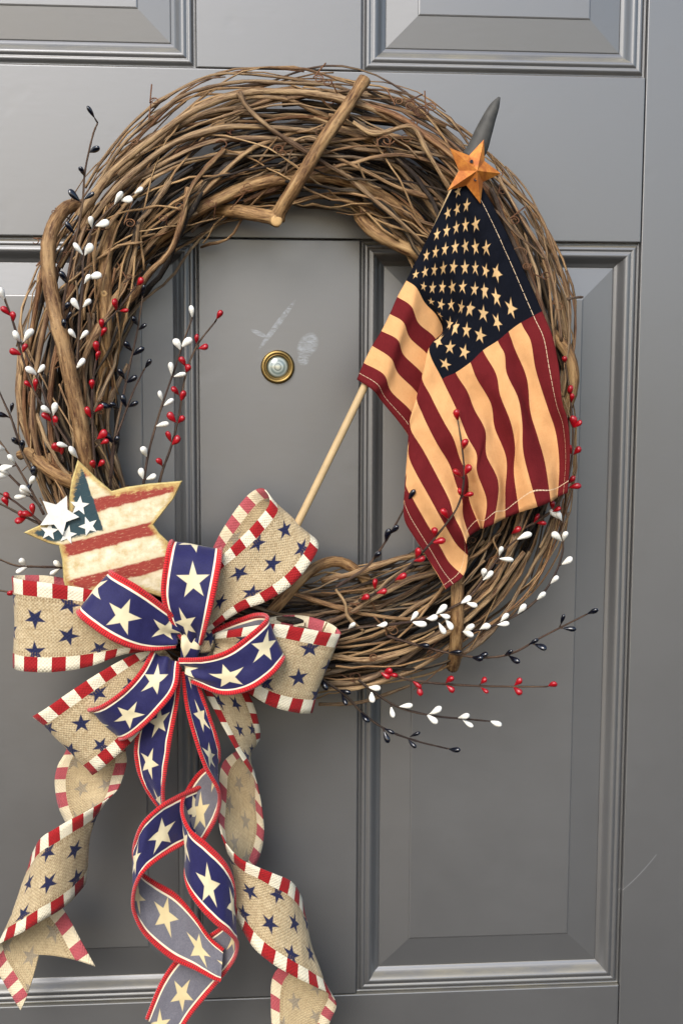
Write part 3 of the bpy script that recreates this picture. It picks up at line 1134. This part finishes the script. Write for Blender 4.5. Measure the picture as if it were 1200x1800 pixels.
for k in range(n):
    k2 = (k + 1) % n
    F.append(((len(layers) - 1) * n + k, (len(layers) - 1) * n + k2, len(layers) * n))
    FM.append(0)
    F.append((k2, k, len(layers) * n + 1))
    FM.append(1)
sb = mesh_obj('star_board', V, F, None, wstar, U, smooth=False, mats=[M['star_paint'], M['star_edge']], fmat=FM)
wl_ = sb.data.uv_layers.new(name='wear')
for lp in sb.data.loops:
    vi = lp.vertex_index
    wl_.data[lp.index].uv = (wear[vi // n] if vi < n * len(layers) else 0.0, 0.0)


def flat_star(name, cx_, cy_, R, rot, lift, thick, parent, k=0.42, n=5):
    V, F = [], []
    for hh in (lift - thick, lift):
        for i in range(2 * n):
            a = rot + math.pi * i / n
            r = R if i % 2 == 0 else R * k
            x, y = cx_ + r * math.sin(a), cy_ - r * math.cos(a)
            V.append(P(x, y, hstar(x, y) + hh))
    m_ = 2 * n
    F.append(tuple(range(m_, 2 * m_)))
    F.append(tuple(reversed(range(m_))))
    for i in range(m_):
        j = (i + 1) % m_
        F.append((i, m_ + i, m_ + j, j))
    return mesh_obj(name, V, F, M['star_white'], parent, smooth=False)


for a in ((140, 889, 18, 0.1, 2.2, 3), (156, 925, 18, -0.35, 2.2, 3), (119, 940, 17, 0.2, 2.2, 3), (87, 934, 17, 0.1, 2.2, 3)):
    flat_star('small_star', *a, wstar)
bs = flat_star('large_white_star', 103, 905, 37, 0.42, 8, 9, wstar, 0.5)
bs['label'] = 'raised plain white star on the dark corner of the wooden star'

# ------------------------------------------------------------------ bow of two ribbons
bow = thing('ribbon_bow', 'layered bow of navy star ribbon and burlap star ribbon with long curled tails', 'bow', P(325, 1140, 160))


def ribbon(name, st, kind, flip=False, u0=0.0, notch=0.0, nsub=12, nv=14, belly=0.0, edging=True, label=None, vr=(0.0, 1.0)):
    gather = name.endswith('loop')
    A = catmull([Vector(s[0]) for s in st], nsub)
    B = catmull([Vector(s[1]) for s in st], nsub)
    A = [P(*a) for a in A]
    B = [P(*b) for b in B]
    m = len(A)
    width = (46 if kind == 'navy' else 0)
    ws = sorted((A[i] - B[i]).length for i in range(m))
    W = (102 if kind == 'navy' else 158) * S
    L = [0.0]
    for i in range(1, m):
        L.append(L[-1] + ((A[i] + B[i]) * 0.5 - (A[i - 1] + B[i - 1]) * 0.5).length)
    # use the longer of mid and edge travel so that prints do not stretch in the turns
    L2 = [0.0]
    for i in range(1, m):
        d = max((A[i] - A[i - 1]).length, (B[i] - B[i - 1]).length) * 0.5 + (L[i] - L[i - 1]) * 0.5
        L2.append(L2[-1] + d)
    L = L2
    V, U, F = [], [], []

    def at(t, v):
        x = t * (m - 1)
        i = min(int(x), m - 2)
        f = x - i
        a = A[i].lerp(A[i + 1], f)
        b = B[i].lerp(B[i + 1], f)
        p = a.lerp(b, v)
        if belly:
            tg = (A[min(i + 1, m - 1)] - A[i]) + (B[min(i + 1, m - 1)] - B[i])
            nn = tg.cross(b - a)
            if nn.length > 1e-12:
                nn.normalize()
                p = p + nn * (belly * S * 4 * v * (1 - v))
        ll = L[i] + (L[i + 1] - L[i]) * f
        tg = (A[i + 1] - A[i]) + (B[i + 1] - B[i])
        nn = tg.cross(b - a)
        if nn.length > 1e-12:
            nn.normalize()
            w_ = mnoise.noise(Vector((ll / S / 34.0, v * 3.0, u0 * 31.0))) * 2.6 + mnoise.noise(Vector((ll / S / 12.0, v * 5.0, u0 * 17.0 + 4))) * 0.9
            if gather:
                g_ = math.exp(-((1 - t) / 0.10) ** 2) + math.exp(-(t / 0.10) ** 2)
                w_ += g_ * 5.0 * math.sin(v * 13.0 + u0 * 9.0)
            p = p + nn * (w_ * S * min(1.0, 6 * v + 0.35) * min(1.0, 6 * (1 - v) + 0.35))
        return p, ll
    for i in range(m):
        for j in range(nv + 1):
            v = j / nv
            tmax = 1.0 - notch * (1 - abs(2 * v - 1))
            p, l = at(i / (m - 1) * tmax, v)
            V.append(p)
            U.append((u0 + l / W, vr[0] + (vr[1] - vr[0]) * v))
    for i in range(m - 1):
        for j in range(nv):
            a = i * (nv + 1) + j
            q = (a, a + 1, a + nv + 2, a + nv + 1)
            F.append(q if flip else tuple(reversed(q)))
    o = mesh_obj(name, V, F, None, bow, U, mats=[M[kind + '_f'], M[kind + '_b']])
    md = o.modifiers.new('thickness', 'SOLIDIFY')
    md.thickness = 0.0007
    md.offset = 0
    md.material_offset = 1
    md.material_offset_rim = 0
    if label:
        o['label'] = label
    if kind == 'navy' and edging:
        for q in (A, B):
            other = B if q is A else A
            pts = [q[i].lerp(other[i], 0.042) for i in range(m)]
            rad = [3.6 * S] * m
            V_, F_, U_ = tube_geo(pts, rad, 6)
            mesh_obj('red_edging', V_, F_, M['edging'], o, U_)
    return o


# burlap loops (behind)
ribbon('burlap_loop', [((290, 1090, 150), (290, 1140, 150)), ((200, 1038, 140), (200, 1150, 140)), ((100, 1014, 140), (100, 1165, 142)), ((38, 1011, 158), (38, 1168, 160)),
                       ((22, 1014, 186), (24, 1173, 186)), ((40, 1019, 212), (42, 1180, 212)), ((100, 1027, 222), (98, 1181, 222)), ((170, 1040, 216), (160, 1171, 216)),
                       ((245, 1078, 206), (220, 1150, 208)), ((310, 1112, 200), (300, 1142, 200))], 'burlap', True, 0.0, belly=3)
ribbon('burlap_loop', [((350, 1030, 120), (400, 1090, 120)), ((376, 960, 120), (440, 1050, 124)), ((403, 912, 126), (490, 1010, 126)), ((436, 870, 138), (533, 962, 138)),
                       ((462, 859, 165), (557, 950, 165)), ((474, 884, 192), (556, 972, 190)), ((444, 924, 206), (520, 1022, 204)), ((408, 960, 212), (470, 1056, 210)),
                       ((372, 1000, 212), (420, 1076, 210)), ((340, 1090, 205), (350, 1122, 205))], 'burlap', False, 0.35, belly=-3)
ribbon('burlap_loop', [((380, 1110, 150), (390, 1195, 150)), ((470, 1086, 140), (450, 1215, 140)), ((530, 1082, 140), (510, 1235, 140)), ((580, 1096, 152), (540, 1246, 152)),
                       ((598, 1113, 178), (548, 1253, 176)), ((580, 1113, 202), (523, 1253, 200)), ((525, 1103, 216), (478, 1242, 214)), ((470, 1097, 218), (435, 1217, 216)),
                       ((380, 1112, 205), (372, 1172, 205))], 'burlap', False, 0.7, belly=-3)
ribbon('burlap_loop', [((275, 1140, 150), (300, 1200, 150)), ((180, 1187, 138), (238, 1298, 138)), ((78, 1250, 145), (178, 1350, 145)), ((58, 1259, 172), (163, 1363, 172)),
                       ((80, 1246, 194), (183, 1348, 194)), ((150, 1198, 206), (228, 1307, 206)), ((215, 1160, 206), (278, 1244, 206)), ((282, 1132, 200), (308, 1164, 200))],
       'burlap', True, 0.1, belly=2)
# burlap tails
ribbon('burlap_tail', [((240, 1260, 120), (130, 1262, 120)), ((222, 1310, 122), (118, 1315, 122)), ((223, 1340, 124), (101, 1348, 120)), ((215, 1370, 134), (97, 1380, 106)),
                       ((205, 1390, 152), (106, 1425, 96)), ((188, 1405, 176), (136, 1484, 96)), ((160, 1423, 196), (152, 1542, 116)), ((130, 1438, 206), (134, 1574, 148)),
                       ((100, 1455, 202), (108, 1598, 172)), ((76, 1470, 188), (74, 1618, 182)), ((62, 1490, 168), (38, 1640, 176)), ((54, 1515, 146), (5, 1656, 158)),
                       ((70, 1545, 124), (-10, 1672, 136)), ((95, 1578, 116), (-6, 1702, 124)), ((118, 1608, 116), (8, 1728, 122)), ((142, 1652, 124), (22, 1752, 126)), ((168, 1699, 132), (37, 1776, 130))],
       'burlap', False, 0.2, notch=0.105)
ribbon('burlap_tail', [((340, 1180, 190), (425, 1195, 190)), ((368, 1232, 192), (447, 1242, 172)), ((398, 1288, 192), (457, 1285, 146)), ((428, 1338, 182), (452, 1305, 122)),
                       ((448, 1368, 166), (430, 1315, 106)), ((456, 1397, 142), (408, 1325, 100)), ((462, 1435, 122), (390, 1345, 105)), ((464, 1468, 106), (385, 1385, 120)),
                       ((456, 1505, 96), (383, 1430, 140)), ((435, 1550, 104), (390, 1468, 165)), ((418, 1585, 126), (403, 1490, 182)), ((415, 1608, 152), (425, 1511, 196)),
                       ((425, 1632, 176), (455, 1525, 201)), ((446, 1666, 192), (485, 1537, 196)), ((480, 1695, 201), (510, 1548, 181)), ((520, 1718, 196), (525, 1567, 160)),
                       ((555, 1735, 181), (533, 1592, 136)), ((580, 1748, 160), (532, 1632, 116)), ((591, 1768, 136), (510, 1682, 105)), ((580, 1796, 120), (478, 1722, 105)), ((562, 1845, 115), (478, 1825, 110))],
       'burlap', False, 0.0)
# navy tails
ribbon('navy_tail', [((285, 1165, 222), (318, 1172, 224)), ((256, 1235, 212), (313, 1238, 232)), ((238, 1300, 198), (302, 1298, 232)), ((240, 1345, 190), (293, 1355, 226)),
                     ((256, 1385, 184), (288, 1392, 214)), ((280, 1420, 176), (290, 1424, 196)), ((300, 1450, 168), (296, 1456, 184))], 'navy', False, 0.12, nsub=14)
ribbon('navy_tail', [((352, 1380, 160), (352, 1470, 160)), ((318, 1394, 186), (323, 1486, 186)), ((285, 1413, 214), (285, 1508, 214)), ((253, 1443, 226), (255, 1532, 230)),
                     ((239, 1475, 216), (240, 1556, 226)), ((236, 1502, 194), (234, 1584, 210)), ((245, 1528, 170), (237, 1610, 198)), ((275, 1549, 160), (256, 1647, 190)),
                     ((310, 1570, 160), (300, 1686, 190)), ((340, 1605, 166), (345, 1707, 192)), ((367, 1645, 174), (376, 1722, 196)), ((393, 1668, 180), (388, 1726, 196))],
       'navy', False, 0.3, nsub=14)
ribbon('navy_tail', [((320, 1180, 222), (348, 1200, 222)), ((327, 1240, 228), (370, 1262, 214)), ((343, 1300, 236), (384, 1305, 204)), ((361, 1350, 236), (386, 1328, 188)),
                     ((383, 1388, 226), (382, 1338, 172)), ((387, 1412, 200), (367, 1344, 162)), ((380, 1443, 176), (347, 1358, 158)), ((362, 1475, 166), (330, 1382, 166)),
                     ((340, 1505, 170), (320, 1405, 190)), ((327, 1535, 192), (322, 1432, 214)), ((333, 1568, 222), (336, 1458, 230)), ((352, 1598, 236), (365, 1482, 236)),
                     ((380, 1627, 238), (395, 1513, 230)), ((405, 1646, 228), (409, 1546, 212)), ((417, 1662, 205), (411, 1590, 188)), ((412, 1688, 180), (398, 1620, 168)),
                     ((390, 1720, 164), (364, 1645, 158)), ((360, 1757, 158), (320, 1674, 152)), ((335, 1788, 156), (284, 1722, 150)), ((305, 1835, 156), (256, 1790, 150))],
       'navy', False, 0.45, nsub=14)
# navy loops (front)
ribbon('navy_loop', [((330, 1122, 196), (352, 1130, 196)), ((296, 1045, 176), (372, 1055, 182)), ((300, 970, 182), (388, 982, 190)), ((298, 951, 208), (392, 967, 214)),
                     ((291, 975, 240), (388, 1000, 244)), ((283, 1040, 250), (376, 1060, 254)), ((296, 1086, 244), (365, 1100, 248)), ((322, 1128, 224), (354, 1132, 226))],
       'navy', False, 0.18, nsub=14)
ribbon('navy_loop', [((355, 1128, 200), (345, 1175, 200)), ((380, 1104, 188), (385, 1180, 188)), ((428, 1083, 194), (450, 1172, 194)), ((458, 1077, 214), (490, 1162, 212)),
                     ((468, 1086, 240), (499, 1160, 238)), ((440, 1113, 262), (480, 1186, 260)), ((400, 1142, 270), (440, 1213, 268)), ((360, 1155, 260), (393, 1221, 258)), ((314, 1158, 238), (338, 1200, 236))],
       'navy', False, 0.0, nsub=14)
ribbon('navy_loop', [((268, 1155, 192), (305, 1178, 192)), ((232, 1192, 184), (268, 1252, 184)), ((172, 1236, 190), (226, 1290, 190)), ((155, 1246, 214), (214, 1301, 214)),
                     ((180, 1238, 240), (236, 1292, 240)), ((216, 1213, 254), (274, 1257, 254)), ((246, 1180, 250), (309, 1212, 250)), ((266, 1146, 230), (316, 1164, 230))],
       'navy', True, 0.42, nsub=14)
ribbon('navy_loop', [((318, 1108, 192), (308, 1136, 192)), ((252, 1046, 186), (218, 1126, 186)), ((206, 1010, 202), (150, 1086, 202)), ((197, 1001, 226), (135, 1078, 226)),
                     ((206, 1008, 252), (146, 1091, 252)), ((246, 1031, 264), (196, 1126, 264)), ((290, 1065, 252), (252, 1144, 252)), ((320, 1096, 232), (308, 1138, 236))],
       'navy', True, 0.06, nsub=14)
# tie at the centre
for (st_, kd) in (
        ([((310, 1098, 214), (342, 1104, 214)), ((318, 1116, 230), (350, 1120, 226)), ((318, 1136, 234), (352, 1138, 228)), ((318, 1156, 226), (346, 1162, 222))], 'navy'),
        ([((346, 1100, 212), (372, 1110, 208)), ((342, 1122, 226), (376, 1126, 218)), ((348, 1148, 222), (370, 1146, 212))], 'burlap')):
    ribbon('knot_fold', st_, kd, False, random.random(), edging=False, nsub=6, nv=6, vr=(0.36, 0.64))

# ------------------------------------------------------------------ berry sprays
def berry_mesh(name, L, W, mat, seed):
    prof = [(0.02, 0.0), (0.10, 0.12), (0.22, 0.34), (0.45, 0.74), (0.66, 0.98), (0.82, 0.93), (0.93, 0.66), (0.985, 0.32), (1.0, 0.02)]
    V, F = [], []
    n = 10
    for z, r in prof:
        for k in range(n):
            a = 2 * math.pi * k / n
            d = 1 + 0.16 * mnoise.noise(Vector((math.cos(a) * 0.9, math.sin(a) * 0.9 + seed * 7.3, z * 2.2)))
            bend = 0.10 * W * math.sin(z * math.pi) * math.sin(seed * 2.1)
            V.append(((r * W / 2 * d * math.cos(a) + bend) * S, r * W / 2 * d * 0.82 * math.sin(a) * S, z * L * S))
    for i in range(len(prof) - 1):
        for k in range(n):
            k2 = (k + 1) % n
            F.append((i * n + k, i * n + k2, (i + 1) * n + k2, (i + 1) * n + k))
    F.append(tuple(reversed(range(n))))
    F.append(tuple(range((len(prof) - 1) * n, len(prof) * n)))
    me = bpy.data.meshes.new(name)
    me.from_pydata(V, [], F)
    me.polygons.foreach_set('use_smooth', [True] * len(me.polygons))
    me.materials.append(mat)
    return me


BM = {'white': [berry_mesh('white_berry', 27, 13.0, M['berry_white'], q) for q in range(5)],
      'red': [berry_mesh('red_berry', 23, 13.0, M['berry_red'], q) for q in range(5)],
      'navy': [berry_mesh('navy_berry', 26, 11.5, M['berry_navy'], q) for q in range(5)]}


def spray(colour, stem, berries, label, rad=2.1, group='berry sprays tucked into the wreath'):
    root = thing('berry_spray', label, 'berry spray', P(*stem[0]), group)
    c2 = catmull([Vector(p) for p in stem], 8)
    c = [P(*p) for p in c2]
    m = len(c)
    rr = [S * rad * (1.25 - 0.55 * i / m) * random.uniform(0.88, 1.12) for i in range(m)]
    tube('stem', c, rr, M['stem'], root, 6)
    off = world_origin(root)
    for b in berries:
        bx, by = b
        best = min(range(m), key=lambda i: (c2[i].x - bx) ** 2 + (c2[i].y - by) ** 2)
        q = c2[best]
        dist = math.hypot(q.x - bx, q.y - by)
        t0, t1 = c2[max(best - 1, 0)], c2[min(best + 1, m - 1)]
        tg = Vector((t1.x - t0.x, t1.y - t0.y, 0))
        tg = tg.normalized() if tg.length > 0 else Vector((0, -1, 0))
        back = max(4.0, 11 - 0.25 * dist)
        if best >= m - 2 and dist > 3:
            basep = Vector((q.x, q.y, q.z))
        else:
            basep = Vector((q.x - tg.x * back, q.y - tg.y * back, q.z))
        tip_h = q.z + random.uniform(2, 9)
        ctr = Vector((bx, by, tip_h))
        if (ctr - basep).length < 6:
            ctr = basep + Vector((tg.x * 6, tg.y * 6, 8))
        ax = (P(*ctr) - P(*basep)).normalized()
        L = {'white': 26, 'red': 23, 'navy': 24}[colour] * S
        o = bpy.data.objects.new('berry', random.choice(BM[colour]))
        COL.objects.link(o)
        o.parent = root
        sc = random.uniform(0.76, 1.04)
        loc = P(*ctr) - ax * L * 0.52 * sc
        rot = ax.to_track_quat('Z', 'Y') @ Quaternion((0, 0, 1), random.uniform(0, 6.28))
        o.location = loc - off
        o.rotation_mode = 'QUATERNION'
        o.rotation_quaternion = rot
        o.scale = (sc * random.uniform(.84, 1.1), sc * random.uniform(.84, 1.1), sc * random.uniform(.95, 1.1))
        # short stalk is part of the stem's look for berries that stand away
        if dist > 9:
            tube('stalk', [P(*basep), P(*basep).lerp(P(*ctr), 0.5)], [S * 1.5, S * 1.2], M['stem'], root, 5)


H = 172
spray('white', [(133, 665, H), (137, 620, H + 2), (140, 560, H + 4), (146, 500, H + 4), (147, 455, H), (164, 402, H), (200, 362, H), (234, 342, H)],
      [(141, 640), (129, 588), (147, 590), (134, 535), (152, 534), (153, 492), (166, 487), (140, 440), (155, 440), (161, 391), (179, 394), (207, 350), (222, 352), (243, 336)],
      'white berry spray climbing the upper left of the wreath beside the thick branch')
spray('navy', [(114, 600, H - 6), (112, 540, H - 4), (125, 460, H), (138, 400, H + 2), (146, 350, H + 4), (150, 300, H + 4), (163, 240, H), (172, 216, H)],
      [(162, 200), (165, 264), (145, 302), (134, 346), (155, 346), (126, 403), (113, 490), (117, 540), (119, 560), (113, 575)],
      'dark navy berry spray poking up above the upper left of the wreath')
spray('white', [(134, 800, H), (118, 775, H), (93, 733, H), (68, 668, H), (36, 600, H - 6), (18, 550, H - 10), (-6, 490, H - 14)],
      [(5, 519), (31, 592), (49, 592), (58, 655), (71, 650), (83, 722), (96, 720), (112, 783), (131, 797)],
      'white berry spray leaning out past the left edge of the wreath')
spray('red', [(112, 812, H - 4), (96, 750, H - 4), (62, 690, H - 4), (41, 632, H - 6), (23, 565, H - 8), (2, 505, H - 10)],
      [(11, 548), (23, 557), (29, 620), (44, 612), (50, 676), (63, 678), (84, 735), (97, 741), (101, 788), (109, 792)],
      'red berry spray leaning out past the left edge of the wreath')
spray('navy', [(60, 835, 150), (40, 795, 152), (22, 740, 150), (8, 708, 148), (-8, 672, 146)],
      [(8, 731), (21, 718), (30, 778), (40, 785), (62, 832), (52, 855)], 'short dark navy berry spray at the far left edge below the red one')
spray('white', [(78, 905, 160), (54, 860, 156), (26, 812, 152), (-8, 765, 148)],
      [(22, 808), (13, 822), (56, 846), (47, 861), (1, 787)], 'white berry spray above the dark corner of the wooden star')
spray('white', [(72, 890, 152), (44, 862, 148), (18, 836, 144), (-10, 805, 140)],
      [(5, 836), (10, 829), (38, 873), (46, 866)], 'lower short white berry spray at the left edge above the wooden star')
spray('red', [(74, 920, 170), (52, 902, 166), (24, 880, 160), (-10, 862, 156)],
      [(14, 872), (58, 897), (50, 905)], 'upper red berry spray left of the wooden star')
spray('red', [(72, 922, 162), (40, 906, 158), (10, 890, 154), (-12, 880, 150)],
      [(10, 882), (40, 904), (38, 914)], 'lower red berry spray just left of the wooden star')
spray('white', [(130, 1000, 150), (100, 997, 148), (60, 996, 142), (28, 994, 138), (-8, 980, 132)],
      [(42, 989), (40, 1001), (104, 992), (98, 1004)], 'thin white berry spray between the wooden star and the left burlap loop')
spray('red', [(60, 1046, 140), (24, 1042, 138), (-10, 1036, 132)],
      [(22, 1043)], 'tiny red tipped stem sticking out behind the left burlap loop', 1.8)
spray('red', [(172, 860, H - 6), (166, 800, H - 2), (162, 720, H), (164, 670, H), (172, 620, H), (182, 575, H), (207, 545, H - 4), (240, 502, H - 10)],
      [(246, 495), (203, 537), (218, 546), (179, 570), (182, 584), (170, 611), (172, 626), (162, 676), (157, 726), (173, 719), (178, 765), (184, 777), (165, 817), (178, 815)],
      'red berry spray curving along the left inner edge of the wreath')
spray('navy', [(194, 860, 150), (198, 790, 152), (215, 705, 146), (229, 640, 140), (242, 580, 134), (252, 515, 128)],
      [(252, 512), (239, 566), (249, 576), (227, 610), (241, 620), (215, 659), (229, 668), (189, 713), (202, 715)],
      'taller dark navy berry spray inside the left of the wreath opening')
spray('navy', [(196, 840, 156), (202, 780, 158), (216, 738, 154), (233, 692, 150), (252, 652, 146)],
      [(259, 641), (233, 712), (220, 708), (194, 772), (204, 776)], 'shorter dark navy berry spray inside the left of the wreath opening')
spray('white', [(250, 870, 150), (256, 825, 150), (264, 785, 148), (281, 725, 146), (305, 655, 142), (325, 595, 138), (338, 560, 134)],
      [(337, 549), (312, 606), (327, 604), (301, 650), (314, 660), (283, 696), (296, 708), (284, 747), (254, 795), (250, 833), (265, 839)],
      'white berry spray standing above the wooden star inside the wreath opening')
spray('red', [(276, 870, 146), (285, 830, 146), (301, 785, 146), (315, 730, 144), (321, 685, 142), (332, 640, 140), (350, 602, 136), (378, 566, 130)],
      [(385, 554), (346, 597), (357, 610), (322, 636), (330, 648), (309, 688), (321, 697), (304, 735), (318, 738), (298, 769), (308, 775), (281, 813)],
      'rightmost red berry spray inside the left of the wreath opening')
spray('red', [(630, 1056, 168), (665, 1040, 178), (700, 1014, 192), (736, 978, 208), (770, 938, 216), (804, 890, 218), (815, 840, 218), (812, 790, 218), (804, 738, 216)],
      [(803, 731), (816, 782), (805, 833), (821, 827), (808, 866), (822, 870), (782, 905), (764, 936), (770, 952), (733, 974), (737, 983), (703, 1015), (659, 1027), (671, 1040), (641, 1051)],
      'red berry spray arching in front of the flag')
spray('navy', [(590, 1032, 164), (640, 1000, 166), (668, 966, 170), (695, 922, 178), (714, 886, 190)],
      [(722, 872), (692, 932), (680, 943), (661, 978)], 'dark navy berry spray reaching up to the lower left edge of the flag')
spray('red', [(900, 938, 150), (945, 915, 156), (980, 885, 158), (1000, 830, 154), (1006, 770, 150), (1002, 700, 146), (993, 640, 142)],
      [(992, 633), (1002, 687), (1004, 701), (1006, 742), (1013, 747), (1001, 791), (1013, 793), (1003, 844), (1008, 856), (970, 888), (977, 896), (942, 911), (951, 920), (906, 933)],
      'red berry spray running down the right edge of the wreath beside the flag')
spray('white', [(796, 1112, 152), (850, 1105, 156), (905, 1082, 158), (945, 1052, 158), (972, 1015, 156), (988, 970, 154), (988, 930, 152), (1000, 900, 150)],
      [(979, 944), (992, 944), (994, 987), (973, 1020), (949, 1049), (915, 1072), (885, 1087), (883, 1097), (851, 1103), (822, 1105), (820, 1113), (975, 905), (983, 908)],
      'white berry spray sweeping round the lower right outside of the wreath')
spray('white', [(590, 1110, 162), (640, 1102, 170), (700, 1096, 174), (745, 1088, 174), (790, 1070, 174), (828, 1045, 172), (860, 1002, 170), (885, 968, 168), (905, 950, 166)],
      [(617, 1101), (671, 1098), (727, 1084), (734, 1095), (757, 1086), (774, 1073), (780, 1082), (776, 1104), (788, 1097), (817, 1055), (827, 1062), (850, 1008), (856, 1013), (879, 969), (887, 983), (919, 944)],
      'white berry spray lying across the bottom right vines of the wreath')
spray('navy', [(680, 1118, 166), (740, 1136, 164), (800, 1150, 156), (850, 1156, 150), (900, 1148, 146), (955, 1118, 142), (1028, 1081, 138)],
      [(1039, 1076), (987, 1091), (998, 1105), (936, 1129), (947, 1136), (892, 1148), (901, 1157), (837, 1156), (846, 1152), (797, 1146), (741, 1134)],
      'dark navy berry spray pointing right above the straight red spray')
spray('red', [(668, 1180, 158), (725, 1196, 152), (790, 1203, 144), (850, 1206, 140), (910, 1207, 138), (960, 1207, 136)],
      [(970, 1204), (909, 1199), (909, 1214), (849, 1197), (851, 1213), (789, 1196), (791, 1211), (731, 1202), (737, 1212), (682, 1180), (690, 1186), (676, 1186)],
      'straight red berry spray pointing right below the wreath')
spray('white', [(630, 1195, 140), (656, 1216, 134), (700, 1243, 126), (760, 1258, 120), (820, 1264, 118), (862, 1268, 116)],
      [(870, 1271), (813, 1260), (820, 1270), (763, 1250), (757, 1262), (711, 1241), (689, 1250), (657, 1209), (654, 1224)],
      'white berry spray hanging low to the right below the wreath')
spray('navy', [(560, 1190, 150), (606, 1222, 134), (640, 1256, 122), (680, 1283, 116), (730, 1302, 112), (786, 1316, 110)],
      [(796, 1317), (727, 1292), (723, 1306), (682, 1284), (678, 1294), (640, 1259), (605, 1215), (604, 1228), (566, 1200)],
      'lowest dark navy berry spray drooping below the wreath')

bpy.context.view_layer.update()
